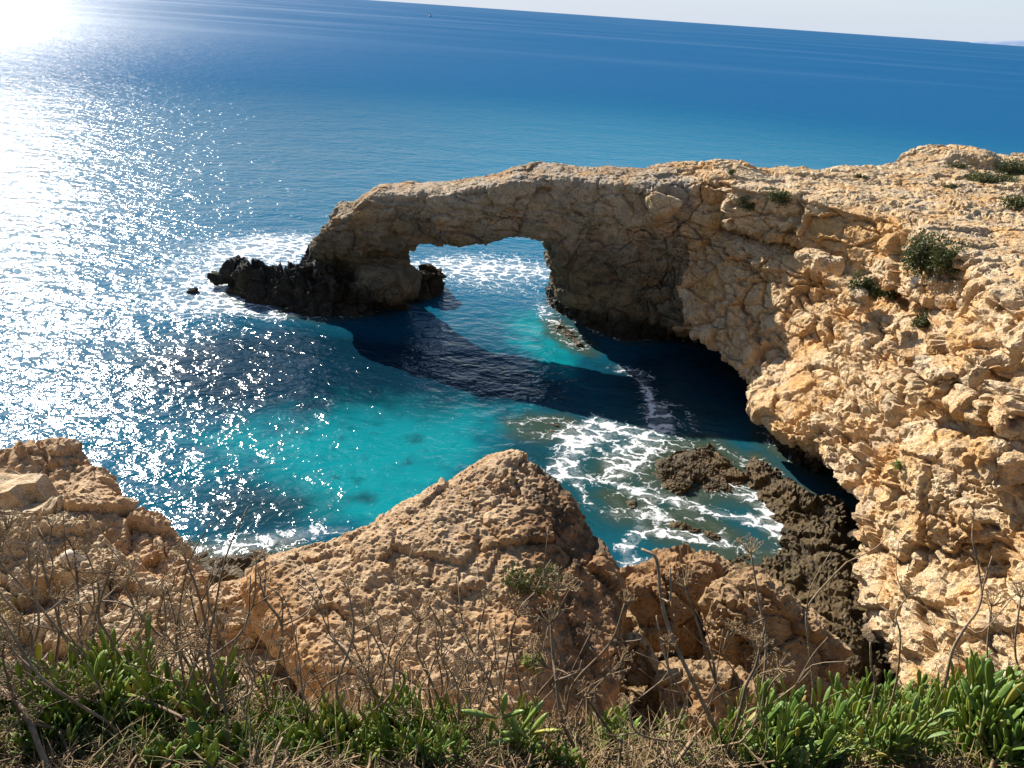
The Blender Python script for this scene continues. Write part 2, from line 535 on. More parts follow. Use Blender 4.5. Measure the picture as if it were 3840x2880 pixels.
def cliff_detail(V, N):
    """joints, bedding, angular rubble and pits as real relief"""
    W = np.stack([fbm(V * 0.9, 3, s) for s in (1, 2, 3)], 1)
    P = V + 0.28 * W
    z = V[:, 2]
    up = np.clip(N[:, 2], 0, 1)
    d = 0.34 * fbm(V * 0.45, 3, 21)
    massive = sstep(4.6, 5.3, z + 0.5 * W[:, 0])
    wall = 1 - 0.7 * sstep(0.55, 0.85, up)
    shade = sstep(3.0, 7.0, V[:, 0])                  # the arch is smoother than the wall
    amp = wall * (0.62 + 0.38 * shade)
    f1, f2, r, tl = worley(P * np.array([0.8, 0.8, 1.3]), 4)
    d += amp * ((r - 0.5) * 0.30 + 0.30 * np.clip(tl, -0.7, 0.7) - 0.16 * (0.45 + 0.55 * shade) * sstep(0.09, 0.0, f2 - f1))
    # a few long master joints
    f1, f2, r, tl = worley((P + 0.5 * W) * np.array([0.33, 0.33, 0.42]), 88)
    d += wall * (0.35 * (r - 0.5) * (0.4 + 0.6 * shade) - 0.30 * (0.35 + 0.65 * shade) * sstep(0.035, 0.0, f2 - f1))
    P2 = P + 0.10 * np.stack([vnoise(V * 2.5, s) for s in (6, 7, 8)], 1)
    zone = sstep(-0.25, 0.35, fbm(V * 0.5, 2, 61))
    lump = amp * (1 - 0.6 * massive) * (0.12 + 0.88 * zone) * (0.55 + 0.45 * shade)
    f1, f2, r, tl = worley(P2 * np.array([1.9, 1.9, 2.6]), 9)
    d += lump * ((r - 0.5) * 0.20 + 0.22 * np.clip(tl, -0.7, 0.7) - 0.11 * sstep(0.12, 0.0, f2 - f1))
    P3 = P2 + 0.05 * np.stack([vnoise(V * 6, s) for s in (66, 67, 68)], 1)
    f1, f2, r, tl = worley(P3 * np.array([4.3, 4.3, 5.2]), 15)
    d += amp * (0.45 + 0.55 * zone) * ((r - 0.5) * 0.085 + 0.11 * np.clip(tl, -0.7, 0.7) - 0.05 * sstep(0.15, 0.0, f2 - f1))
    # thin beds cracked horizontally
    bed = P[:, 2] + 0.10 * fbm(V * 1.4, 3, 31)
    k = np.abs((bed * 2.1) % 1.0 - 0.5)
    lay = np.floor(bed * 1.7)
    lr = np.abs(np.sin(lay * 12.9898 + np.floor(P[:, 1] * 0.25) * 3.1) * 43758.5453) % 1.0
    d += wall * (0.10 + 0.16 * massive) * (lr - 0.5)
    d -= wall * 0.13 * sstep(0.07, 0.0, k) * sstep(-0.15, 0.2, fbm(V * 0.8, 2, 33))
    k = np.abs(bed - 4.85 - 0.1 * np.sin(V[:, 0]))
    d -= wall * 0.18 * sstep(0.14, 0.02, k) * sstep(-0.3, 0.1, fbm(V * 0.7, 2, 34))
    # fluting that runs down the lower wall
    fl = vnoise(np.stack([V[:, 0] * 2.6, V[:, 1] * 2.6, z * 0.45], 1), 71)
    d += 0.10 * amp * fl * sstep(4.5, 2.5, z)
    d += 0.05 * fbm(V * 3.1, 4, 41) + 0.055 * fbm(V * 7.0, 3, 43)
    d *= 1 - 0.2 * shade * wall
    top = sstep(0.6, 0.9, up)
    d += top * 0.055 * (1 - 2.2 * np.abs(fbm(V * 1.7, 4, 81)))
    d += sstep(1.1, 0.3, z) * 0.12 * fbm(V * 4.0, 3, 51)
    return d


N = vnormals(V, F)
V = V + N * cliff_detail(V, N)[:, None]
fc = V[F].mean(1)
is_arch = fc[:, 0] + 0.18 * np.sin(fc[:, 2] * 3.1) + 0.1 * np.sin(fc[:, 1] * 7) < 6.4
is_arch &= fc[:, 1] > 24
Va, Fa, _ = drop_unused(V, F[is_arch])
Vc, Fc, _ = drop_unused(V, F[~is_arch])
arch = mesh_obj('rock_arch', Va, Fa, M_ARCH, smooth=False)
tag(arch, 'natural limestone arch bridging the water from the cliff to its sea pier', 'rock arch')
cliff = mesh_obj('cliff', Vc, Fc, M_CLIFF, smooth=False)
tag(cliff, 'sunlit cream and orange limestone cliff wall with a sea cave at its foot', 'cliff', kind='structure')


# ------------------------------------------------------------------ free-standing rocks
def rock(name, mat, lo, hi, step, field, disp, label, cat='rock', group=None, sub=1, rel=2, kind=None, clip=None):
    X, Y, Z, L, _ = grid(lo, hi, step)
    D = field(X, Y, Z)
    V, F = surface(D, L, step)
    V = relax(V, F, rel)
    if clip is not None:
        V, F, _ = drop_unused(V, F[clip(V[F].mean(1))])
    for _ in range(sub):
        V, F = subdivide(V, F)
    if sub:
        V = relax(V, F, 1)
    N = vnormals(V, F)
    V = V + N * disp(V, N)[:, None]
    c = np.array([V[:, 0].mean(), V[:, 1].mean(), V[:, 2].min()])
    o = mesh_obj(name, V - c, F, mat, smooth=False)
    o.location = c
    return tag(o, label, cat, group, kind)


def karst(a=1.0, s=1.0, seed=0, pits=1.0, facet=1.0):
    """relief of pitted limestone, a = size of the relief, s = features per metre"""
    def f(V, N):
        P = V * s
        W = P + 0.16 * np.stack([fbm(P * 1.1, 3, seed + k) for k in (1, 2, 3)], 1)
        d = 0.26 * fbm(P * 0.6, 3, seed + 5)
        f1, f2, r, tl = worley(W * 0.8, seed + 9)
        d += facet * (0.14 * (r - 0.5) + 0.30 * np.clip(tl, -0.7, 0.7) - 0.12 * sstep(0.06, 0.0, f2 - f1))
        zone = sstep(-0.15, 0.3, fbm(P * 0.6, 2, seed + 30))
        f1, f2, r, tl = worley(W * 2.2, seed + 10)
        d += facet * (0.25 + 0.75 * zone) * (0.07 * (r - 0.5) + 0.13 * np.clip(tl, -0.7, 0.7) - 0.06 * sstep(0.10, 0.0, f2 - f1))
        f1, f2, r, tl = worley(W * 5.5, seed + 11)
        d += (0.4 + 0.6 * zone) * (0.03 * (r - 0.5) + 0.06 * np.clip(tl, -0.7, 0.7))
        d += pits * (0.05 * fbm(P * 6, 4, seed + 14, 0.6) + 0.05 * fbm(P * 15, 3, seed + 15, 0.65))
        d -= pits * 0.07 * sstep(0.12, 0.4, fbm(P * 5, 3, seed + 16)) * zone
        return d * a
    return f


def reef_field(X, Y, Z):
    d2 = poly_sd(X[:, :, 0], Y[:, :, 0], REEF)
    h = 0.22 + 0.62 * sstep(0.0, -1.6, d2) + 0.40 * sstep(-11.5, -8.5, X[:, :, 0]) * sstep(0.3, -1.0, d2)
    h = h + 0.3 * fbm(np.stack([X[:, :, 0].ravel() * 1.1, Y[:, :, 0].ravel() * 1.1, 0 * X[:, :, 0].ravel()], 1), 4, 77).reshape(d2.shape)
    d = smax(d2[:, :, None] + 0 * Z, Z - h[:, :, None], 0.2)
    d = smin(d, ell(X, Y, Z, (-12.7, 33.0, 0.3), (0.9, 0.9, 0.75)), 0.3)
    d = smin(d, ell(X, Y, Z, (-11.4, 32.3, 0.3), (1.0, 1.0, 0.85)), 0.3)
    d = smin(d, ell(X, Y, Z, (-4.2, 33.9, 0.3), (0.65, 0.9, 1.1)), 0.3)
    d = smin(d, ell(X, Y, Z, (-8.9, 32.6, 0.8), (0.75, 1.1, 1.25)), 0.4)
    return d


rock('reef', M_REEF, (-14.6, 28.6, -0.7), (-2.8, 36.4, 3.2), 0.11, reef_field, karst(1.6, 1.5, 70, 1.6),
     'black jagged wave-washed reef round the foot of the sea pier', 'reef')


def shelf(name, pts, h, label, seed, mat=None, slope=None, group=None, amp=0.5, z0=0.15):
    P = [at_z(*q(*p), z0)[:2] for p in pts]
    lo = np.min(P, 0) - 0.5
    hi = np.max(P, 0) + 0.5

    def field(X, Y, Z):
        d2 = poly_sd(X[:, :, 0], Y[:, :, 0], P)
        hh = h * sstep(0.1, -0.9, d2) - 0.12
        if slope:
            hh = hh + slope(X[:, :, 0], Y[:, :, 0])
        hh = hh + 0.22 * fbm(np.stack([X[:, :, 0].ravel() * 1.3, Y[:, :, 0].ravel() * 1.3, 0 * X[:, :, 0].ravel()], 1), 4, seed).reshape(d2.shape)
        return smax(d2[:, :, None] + 0 * Z, Z - hh[:, :, None], 0.12)
    hi2 = 2.2 if slope else 0.9
    SHELVES.append(P)
    return rock(name, mat or M_SHELF, (lo[0], lo[1], -0.5), (hi[0], hi[1], hi2), 0.06, field, karst(amp, 2.2, seed, 1.6), label, 'rock shelf', group, sub=0 if slope else 1)


SHELVES = []
shelf('rock_shelf', [(1408, 968), (1480, 953), (1540, 948), (1600, 985), (1650, 1040), (1590, 1062), (1530, 1055), (1490, 1082), (1420, 1048), (1383, 1010)], 0.30,
      'largest brown algae-covered rock shelf awash below the sea cave', 301)
shelf('rock_shelf', [(1418, 1112), (1470, 1098), (1530, 1118), (1572, 1146), (1560, 1166), (1490, 1152), (1430, 1138)], 0.30,
      'low dark brown rock shelf awash in the green pool between foam streaks', 302)
shelf('rock_shelf', [(1312, 1000), (1340, 992), (1362, 1004), (1350, 1018), (1318, 1018)], 0.25,
      'tiny brown rock just breaking the foam left of the big algae shelf', 303)
shelf('rock_shelf', [(1116, 908), (1160, 896), (1222, 902), (1226, 918), (1180, 930), (1130, 926)], 0.16,
      'greenish rock barely awash with sparkling ripples out from the cave', 304)
shelf('rock_shelf', [(1325, 1062), (1362, 1055), (1400, 1070), (1390, 1096), (1345, 1100)], 0.17,
      'olive submerged rock between the boulder and the big algae shelf', 305)
shelf('rock_shelf', [(1560, 1172), (1640, 1180), (1696, 1186), (1690, 1128), (1640, 1075), (1600, 1000), (1640, 980), (1720, 1050), (1830, 1100), (1900, 1250), (1900, 1500), (1750, 1560), (1620, 1500), (1580, 1330), (1520, 1260)], 0.38,
      'broad honeycombed olive rock shelf along the foot of the right cliff', 306,
      slope=lambda X, Y: 0.28 * sstep(6.0, 8.5, X) + 0.25 * sstep(15.5, 12.5, Y), amp=0.75)
shelf('rock_shelf', [(1190, 690), (1205, 686), (1235, 705), (1275, 738), (1268, 752), (1235, 738), (1200, 712)], 0.42,
      'narrow barnacled rim of rock at the foot of the inner arch pier', 307)
shelf('rock_shelf', [(425, 1180), (470, 1188), (540, 1180), (600, 1178), (640, 1200), (600, 1330), (480, 1340), (400, 1270)], 0.5,
      'dark weedy rock shelf with surf edge in the gap left of the great boulder', 308,
      slope=lambda X, Y: 0.3 * sstep(14.0, 12.5, Y), amp=0.7)
rock('sea_rock', M_REEF, (-14.9, 30.9, -0.4), (-13.5, 32.3, 0.8), 0.05,
     lambda X, Y, Z: ell(X, Y, Z, (-14.2, 31.65, 0.0), (0.30, 0.22, 0.14)), karst(0.4, 3, 61),
     'small dark rock alone in the surf off the reef tip', 'rock')


# slabs and domes whose outline is known from the survey
def dome(name, mat, outline, anchor, y, tilt, thick, k, step, disp, label, cat='boulder', sub=1, extra=None, group=None, shift=0.0, ridge=None):
    A = at_y(*q(*anchor), y)
    ca, sa = math.cos(tilt), math.sin(tilt)
    u, v, n = np.array([1, 0, 0.0]), np.array([0, ca, sa]), np.array([0, -sa, ca])

    def proj(px, py):
        r = ray(*q(px, py))
        o = np.array([0, 0, CAM_H])
        w = o + r * (np.dot(A - o, n) / np.dot(r, n)) - A
        return np.dot(w, u), np.dot(w, v)
    pts = np.array([proj(*p) for p in outline])
    corners = np.array([A + u * a + v * b + n * c for a in (pts[:, 0].min() - .3, pts[:, 0].max() + .3) for b in (pts[:, 1].min() - .3, pts[:, 1].max() + .3) for c in (-thick - .3, thick + .3)])

    def field(X, Y, Z):
        dx, dy, dz = X - A[0], Y - A[1], Z - A[2]
        U = dx
        Vv = dy * ca + dz * sa
        Nn = -dy * sa + dz * ca
        d2 = poly_sd(U.ravel(), Vv.ravel(), pts).reshape(U.shape)
        d = smax(d2, np.abs(Nn + shift) - thick, k)
        if ridge:
            (a0, b0), (a1, b1) = [proj(*p) for p in ridge[0]]
            nx_, ny_ = b0 - b1, a1 - a0
            ln = math.hypot(nx_, ny_)
            sd_ = ((U - a0) * nx_ + (Vv - b0) * ny_) / ln
            if nx_ < 0:
                sd_ = -sd_
            roof = Nn + shift - thick + ridge[1] * np.clip(-sd_ - 0.3, 0, 9) + ridge[2] * np.clip(sd_ - 0.3, 0, 9)
            d = smax(d, roof * 0.8, 0.12)
        if extra:
            d = extra(d, X, Y, Z)
        return d
    return rock(name, mat, corners.min(0), corners.max(0), step, field, disp, label, cat, group, sub=sub)


# ------------------------------------------------------------------ near ground
def ground_h(X, Y):
    edge = np.interp(X, [-16, -9, -6.5, -5.3, -4.2, -3.0, -2.4, -1.5, 0.5, 1.2, 2.6, 3.8, 4.8, 6.5, 9, 16], [9, 9, 8.8, 7.8, 6.9, 6.4, 6.0, 6.2, 6.3, 8.2, 8.4, 7.6, 5.0, 4.0, 4.4, 4.5])
    terr = 5.85 + 0.35 * sstep(6.5, 4.5, Y) - 2.0 * sstep(0.5, 1.2, X) * sstep(4.2, 5.2, Y)
    knoll = np.interp(Y, [-5, 0, 1.0, 1.5, 2.0, 2.5, 3.0, 3.5, 4.0, 5.0, 15], [11.0, 10.75, 10.5, 10.12, 9.58, 8.95, 8.2, 7.4, 6.8, 5.8, 0])
    side = 0.30 * sstep(-0.9, -2.6, X) + 0.22 * sstep(0.8, 2.4, X)
    knoll = knoll + side * sstep(4, 2.5, Y)
    h = smax(knoll, terr, 0.5)
    drop = np.clip(Y - edge, 0, 99)
    h = h - 3.2 * np.clip(drop - 0.1, 0, 99) ** 1.15
    low = 0.1 + 0 * X
    h = smax(h, low - 0.28 * np.clip(drop - 3, 0, 99), 0.5)
    return h


gx = np.concatenate([np.linspace(-16, -6.1, 60), np.arange(-6, 4.5, 0.03), np.linspace(4.6, 9.0, 50)])
gy = np.concatenate([np.linspace(-4, 0.7, 20), np.arange(0.75, 8.0, 0.03), np.linspace(8.1, 14.5, 70)])
GX, GY = np.meshgrid(gx, gy, indexing='ij')
GZ = ground_h(GX, GY)
gp = np.stack([GX.ravel(), GY.ravel(), GZ.ravel()], 1)
GR = 0.16 * fbm(gp * 1.2, 4, 201) + 0.07 * fbm(gp * 4, 4, 202)
_f1, _f2, _r, _t = worley(gp * 5.5, 203)
GR = GR + 0.05 * (_r - 0.35) * sstep(0.0, 0.25, _f2 - _f1)
_f1, _f2, _r, _t = worley(gp * 14, 204)
GR = GR + 0.022 * (0.5 - _f1)
_m = sstep(3.0, 4.2, gp[:, 1])
GR = GR * (1 - 0.5 * _m) + _m * 1.0 * karst(0.75, 1.9, 210, 1.6)(gp, gp)
GZ = GZ + GR.reshape(GX.shape)
gi = np.arange(GX.size).reshape(GX.shape)
GF = np.stack([gi[:-1, :-1], gi[1:, :-1], gi[1:, 1:], gi[:-1, 1:]], -1).reshape(-1, 4)


def soil_material():
    t = NT('stony_soil')
    P = t.coords()
    a = t.noise(P, 6, 6, 0.65)
    col = t.mix(t.maprange(a, 0.38, 0.62), (0.40, 0.28, 0.16), (0.56, 0.44, 0.29))
    b = t.noise(P, 1.7, 5, 0.6)
    col = t.mix(t.maprange(b, 0.50, 0.66), col, (0.36, 0.23, 0.12))
    c = t.noise(P, 30, 4, 0.7)
    col = t.mix(t.maprange(c, 0.56, 0.68), col, (0.12, 0.085, 0.045))
    z = t.n('ShaderNodeSeparateXYZ', {0: P}).outputs[2]
    humus_shade = t.maprange(t.math('ADD', z, t.math('MULTIPLY', b, 1.2)), 7.9, 9.3)  # dark topsoil, its colour deepened for the shade between the plants
    col = t.mix(humus_shade, col, t.mix(t.maprange(c, 0.4, 0.6), (0.022, 0.015, 0.008), (0.07, 0.047, 0.023)))
    gx_ = t.n('ShaderNodeSeparateXYZ', {0: P}).outputs[0]
    gully = t.math('MULTIPLY', t.maprange(t.math('ADD', gx_, t.math('MULTIPLY', b, 0.8)), 0.6, 1.3), t.maprange(z, 7.0, 6.0))
    col = t.mix(gully, col, t.mix(t.maprange(a, 0.4, 0.6), (0.10, 0.065, 0.035), (0.24, 0.16, 0.09)))
    h = t.math('ADD', t.noise(P, 26, 6, 0.7), t.math('MULTIPLY', t.voro(P, 38), -0.5))
    b = t.n('ShaderNodeBsdfPrincipled', {'Base Color': col, 'Roughness': 0.95, 'Normal': t.bump(h, 1, 0.035), 'Specular IOR Level': 0.15})
    return t.surface(b)


M_SOIL = soil_material()
ground = mesh_obj('ground', np.stack([GX.ravel(), GY.ravel(), GZ.ravel()], 1), GF, M_SOIL, smooth=False)
tag(ground, 'pale stony clifftop ground under the dry plants', 'ground', kind='structure')


def ground_at(x, y):
    i = min(max(np.searchsorted(gx, x) - 1, 0), len(gx) - 2)
    j = min(max(np.searchsorted(gy, y) - 1, 0), len(gy) - 2)
    tx = (x - gx[i]) / (gx[i + 1] - gx[i])
    ty = (y - gy[j]) / (gy[j + 1] - gy[j])
    a = GZ[i, j] * (1 - tx) + GZ[i + 1, j] * tx
    b = GZ[i, j + 1] * (1 - tx) + GZ[i + 1, j + 1] * tx
    return float(a * (1 - ty) + b * ty)


# great boulder on the cliff edge
dome('boulder', M_BOULDER,
     [(520, 1262), (545, 1222), (585, 1198), (640, 1178), (690, 1160), (740, 1150), (800, 1125), (850, 1098), (900, 1075), (940, 1045), (990, 1015), (1050, 993), (1110, 985),
      (1150, 1000), (1195, 1035), (1240, 1070), (1262, 1105), (1300, 1160), (1335, 1205), (1352, 1260), (1352, 1420), (1340, 1500), (1290, 1600), (1000, 1640), (880, 1610), (760, 1560), (670, 1490), (610, 1400), (560, 1320)],
     (950, 1300), 5.6, R(17), 0.62, 0.5, 0.055, karst(0.40, 1.9, 90, 1.6, 0.5),
     'great tan limestone boulder peaked in the middle of the foreground, above the cove', 'boulder', sub=1, shift=0.30, ridge=([(1090, 1000), (1010, 1560)], 0.12, 0.36))
dome('boulder', M_BOULDER, [(430, 1300), (440, 1265), (480, 1248), (530, 1225), (580, 1215), (600, 1260), (590, 1340), (520, 1380), (450, 1350)],
     (515, 1290), 6.4, R(12), 0.25, 0.3, 0.05, karst(0.4, 2.4, 95, 1.4), 'low rubbly tan rock against the left end of the great boulder', 'boulder', shift=0.15)
# far and near lumps of the left outcrop
dome('rock_outcrop', M_BOULDER, [(-120, 1000), (0, 985), (60, 972), (130, 958), (190, 966), (225, 1000), (238, 1050), (300, 1100), (200, 1180), (60, 1190), (-120, 1180)],
     (120, 1020), 9.3, R(8), 0.6, 0.5, 0.08, karst(0.8, 1.5, 110, 1.0),
     'flat-topped grey rock outcrop farthest left, its end dropping sheer to the glittering sea', 'outcrop', shift=0.45)
dome('rock_outcrop', M_BOULDER, [(20, 1130), (120, 1075), (200, 1045), (270, 1048), (330, 1090), (395, 1150), (435, 1190), (440, 1240), (420, 1300), (300, 1330), (150, 1270), (40, 1200)],
     (260, 1150), 7.9, R(6), 0.5, 0.45, 0.06, karst(0.75, 2.0, 120, 1.3),
     'rubbly tan rock outcrop sloping to the sea, in front of the flat grey one', 'outcrop', shift=0.42)
# gully boulders
dome('boulder', M_GULLY, [(1345, 1250), (1400, 1228), (1440, 1205), (1500, 1195), (1545, 1215), (1555, 1290), (1550, 1370), (1500, 1400), (1420, 1402), (1350, 1380)],
     (1450, 1300), 7.6, R(50), 0.9, 0.5, 0.06, karst(0.5, 2.4, 130, 1.6),
     'brown pitted boulder wedged in the gully right of the great boulder', 'boulder', shift=0.45)
dome('boulder', M_GULLY, [(1540, 1300), (1590, 1240), (1630, 1232), (1680, 1262), (1740, 1310), (1790, 1370), (1830, 1420), (1840, 1520), (1700, 1560), (1600, 1500), (1550, 1400)],
     (1670, 1380), 6.6, R(42), 0.95, 0.5, 0.06, karst(0.5, 2.4, 140, 1.6),
     'rough brown boulder with a sloping shoulder, between the gully boulder and the cliff', 'boulder', shift=0.5)
dome('boulder', M_GULLY, [(1345, 1385), (1370, 1365), (1400, 1385), (1418, 1430), (1400, 1480), (1350, 1480)],
     (1380, 1420), 5.9, R(45), 0.2, 0.22, 0.04, karst(0.3, 4, 150, 1.3),
     'small brown boulder tucked against the right end of the great boulder', 'boulder')
dome('boulder', M_GULLY, [(1430, 1230), (1480, 1198), (1540, 1205), (1580, 1228), (1590, 1270), (1520, 1290), (1440, 1280)],
     (1510, 1240), 9.0, R(40), 0.4, 0.4, 0.07, karst(0.4, 3, 155, 1.6),
     'dark weathered boulder peeping out behind the gully boulder', 'boulder')
dome('boulder', M_GULLY, [(1400, 1470), (1470, 1428), (1570, 1440), (1650, 1500), (1700, 1560), (1620, 1660), (1400, 1660)],
     (1520, 1530), 5.3, R(35), 0.95, 0.4, 0.06, karst(0.5, 2.6, 158, 1.6),
     'dark brown boulder deepest in the gully hole, mostly behind dry stems', 'boulder', shift=0.6)
dome('boulder', M_BOULDER, [(905, 1470), (930, 1440), (980, 1438), (1010, 1470), (1012, 1600), (920, 1620), (895, 1540)],
     (960, 1520), 3.95, R(60), 0.12, 0.15, 0.03, karst(0.25, 4, 160),
     'small smooth orange-tan rock at the foot of the great boulder', 'boulder')
# loose pale block under the deck's landward end
dome('boulder', M_CLIFF, [(1397, 428), (1412, 418), (1448, 424), (1468, 436), (1470, 448), (1452, 462), (1436, 472), (1418, 470), (1405, 452)],
     (1432, 445), 29.2, R(70), 0.55, 0.25, 0.08, karst(0.35, 1.8, 170),
     'pale loose limestone block lodged in the crack where arch meets cliff', 'boulder')
# ------------------------------------------------------------------ sea
th = np.concatenate([np.linspace(-180, -62, 30)[:-1], np.linspace(-62, -42, 50)[:-1], np.linspace(-42, 42, 520), np.linspace(42, 62, 40)[1:], np.linspace(62, 180, 30)[1:]])
rr = np.concatenate([[0.5, 4, 7, 9], np.linspace(10, 44, 400), 44 * np.exp(np.linspace(0.01, math.log(30000 / 44), 150))])
TH, RR = np.meshgrid(np.radians(th), rr, indexing='ij')
WX, WY = (RR * np.sin(TH)).ravel(), (RR * np.cos(TH)).ravel()
WP = np.stack([WX, WY, 0 * WX], 1)
near = RR.ravel() < 120
warpx = np.where(near, fbm(WP * 0.55, 4, 401), 0)
warpy = np.where(near, fbm(WP * 0.55 + 31, 4, 402), 0)
fine = np.where(near, fbm(WP * 1.7, 4, 403), 0)
UX, UY = WX + 0.9 * warpx, WY + 0.9 * warpy


def blob(px, py, rx, ry, rot=0.0):
    c = at_z(*q(px, py), 0)
    ca, sa = math.cos(rot), math.sin(rot)
    x, y = UX - c[0], UY - c[1]
    x, y = x * ca + y * sa, -x * sa + y * ca
    return np.exp(-((x / rx) ** 2 + (y / ry) ** 2))


coast = np.minimum(poly_sd(WX, WY, BASE), poly_sd(WX, WY, REEF))
for p in SHELVES:
    coast = np.minimum(coast, poly_sd(WX, WY, p))
shore_x = np.array([-60, -16, -9, -6.5, -5.3, -4.2, -3.0, -1.5, 0.5, 1.6, 2.6, 4.0, 6.5, 9])
shore_y = np.array([20, 15.5, 14.2, 13.2, 13.2, 13.6, 14.2, 14.0, 13.0, 11, 9.5, 9, 8.5, 8.5])
coast = np.minimum(coast, np.interp(WX, shore_x, shore_y) * -1 + WY)
away = np.clip(coast, 0, 60)

sand = 1.0 * blob(890, 950, 3.2, 2.2) + 1.0 * blob(770, 1085, 3.0, 1.6) + 0.9 * blob(1160, 720, 1.6, 3.2, 0.25) + 0.7 * blob(1200, 800, 1.3, 1.6) \
    + 0.55 * blob(560, 960, 3.5, 1.6) + 0.5 * blob(1010, 880, 2.5, 1.5) + 0.45 * blob(1380, 1190, 1.2, 1.0) + 0.35 * blob(700, 880, 4, 2)
weed = 0.9 * blob(575, 1090, 2.4, 1.5) + 0.6 * blob(1140, 985, 1.6, 1.6) + 0.45 * blob(790, 1075, 0.45, 0.3) + 0.0 * blob(830, 800, 4, 2.5) + 1.3 * blob(1490, 830, 3.2, 3.6) + 0.5 * blob(1330, 1080, 2.2, 3.0)  # weed patches; the blob in the cave mouth paints its darkness on the water
mott = np.where(near, fbm(WP * 0.8 + 9, 4, 405), 0)
sand = np.clip(sstep(0.20, 1.05, sand + 0.38 * fine + 0.6 * mott), 0, 1)
weed = np.clip(sstep(0.2, 0.9, weed + 0.18 * fine), 0, 1)
c_deep, c_far, c_cove = np.array([0.002, 0.080, 0.145]), np.array([0.0005, 0.070, 0.175]), np.array([0.003, 0.06, 0.095])
c_sand, c_weed_shade, c_rock = np.array([0.002, 0.18, 0.20]), np.array([0.004, 0.022, 0.032]), np.array([0.035, 0.045, 0.022])
f = sstep(45, 160, RR.ravel())[:, None]
cove = sstep(36, 27, WY)[:, None] * sstep(-16, -6, WX)[:, None]
tint = c_deep * (1 - f) + c_far * f
teal = (sstep(30, 55, RR) * sstep(150, 60, RR) * sstep(-0.35, 0.15, TH)).ravel()[:, None]
tint = tint * (1 - 0.45 * teal) + np.array([0.0, 0.17, 0.27]) * 0.45 * teal
tint = tint * (1 - cove) + c_cove * cove
deep_shade = np.clip(1.5 * blob(760, 800, 6.0, 3.0) + 0.8 * blob(560, 800, 4, 3) + 0.8 * blob(1010, 830, 3.0, 1.8), 0, 0.95)[:, None]  # deep cove tint, also darkening lit water to soften the arch shadow's edge
tint = tint * (1 - deep_shade) + np.array([0.001, 0.016, 0.030]) * deep_shade
sand = sand * (1 - 0.75 * deep_shade[:, 0])
tint = tint * (1 - sand[:, None]) + c_sand * sand[:, None]
spots = sstep(0.10, 0.42, np.where(near, fbm(WP * 1.3 + 17, 4, 407), 0)) * 0.75
sand_dark = sand[:, None] * spots[:, None]
tint = tint * (1 - sand_dark) + np.array([0.003, 0.055, 0.065]) * sand_dark
tint = tint * (1 - 0.9 * weed[:, None]) + c_weed_shade * 0.9 * weed[:, None]
pool = np.clip(0.9 * blob(1330, 1030, 2.4, 2.6) + 0.9 * blob(1480, 1110, 2.6, 1.8) + 0.7 * blob(1420, 930, 2.5, 2.0), 0, 0.85)[:, None]
tint = tint * (1 - pool) + np.array([0.006, 0.05, 0.055]) * pool
shal = sstep(0.9, 0.0, away + 0.5 * fine)[:, None] * 0.8
tint = tint * (1 - shal) + c_rock * shal


def streak(pts, w, a=1.0):
    P = [at_z(*q(*p), 0)[:2] for p in pts]
    d = np.full(WX.shape, 1e9)
    x, y = WX + 0.35 * warpx + 0.12 * fine, WY + 0.35 * warpy
    for (ax, ay), (bx, by) in zip(P[:-1], P[1:]):
        ex, ey = bx - ax, by - ay
        t = np.clip(((x - ax) * ex + (y - ay) * ey) / (ex * ex + ey * ey), 0, 1)
        d = np.minimum(d, (x - ax - t * ex) ** 2 + (y - ay - t * ey) ** 2)
    return a * np.exp(-d / (w * w))


foam = 0.95 * blob(590, 545, 3.8, 2.6) + 0.8 * blob(650, 520, 3.0, 1.6) + 0.9 * blob(430, 650, 2.6, 2.0) + 0.5 * blob(470, 580, 4.0, 3.0) + 0.7 * blob(520, 610, 2.5, 1.3) + 1.05 * blob(990, 575, 2.2, 1.8) + 0.65 * blob(1090, 590, 3.4, 3.4) + 0.55 * blob(1160, 580, 1.3, 1.3)
foam = foam + streak([(455, 640), (500, 668), (560, 672), (600, 682)], 0.55, 0.85) + streak([(470, 600), (500, 560), (560, 540), (690, 530)], 0.6, 0.6)
foam = foam + streak([(1175, 660), (1185, 690), (1200, 660)], 0.4, 0.6)
foam = foam + 1.15 * streak([(1420, 890), (1432, 925), (1405, 950), (1370, 975), (1330, 1000)], 0.42) + 0.8 * streak([(1340, 795), (1385, 810), (1400, 850), (1425, 900)], 0.35)
foam = foam + 0.85 * streak([(1200, 1020), (1225, 985), (1260, 950), (1320, 920), (1400, 935)], 0.42) + 0.7 * streak([(1230, 945), (1290, 900), (1340, 930)], 0.3) + 0.5 * blob(1310, 955, 1.3, 1.2)
foam = foam + 0.75 * streak([(1360, 1000), (1300, 1040), (1250, 1035), (1215, 1020)], 0.28) + 0.6 * streak([(1245, 950), (1230, 1010), (1260, 1080), (1330, 1120)], 0.2)
foam = foam + 0.85 * streak([(1340, 1050), (1400, 1070), (1470, 1085), (1540, 1105), (1600, 1120), (1680, 1125)], 0.22) + 1.0 * streak([(1560, 1030), (1610, 1065), (1650, 1095), (1690, 1120), (1680, 1150), (1640, 1130)], 0.30)
foam = foam + 0.95 * streak([(1345, 1185), (1390, 1150), (1440, 1150), (1500, 1165), (1560, 1168)], 0.18) + 0.8 * streak([(1380, 1110), (1375, 1150), (1350, 1215)], 0.2) + 0.9 * streak([(1345, 1240), (1390, 1225), (1430, 1215)], 0.3)
foam = foam + 0.7 * streak([(1460, 985), (1500, 1000), (1540, 1020)], 0.22) + 0.6 * streak([(1450, 870), (1480, 890), (1500, 930), (1470, 950)], 0.25, 0.7) + 0.55 * streak([(1380, 1060), (1450, 1130), (1520, 1160)], 0.14)
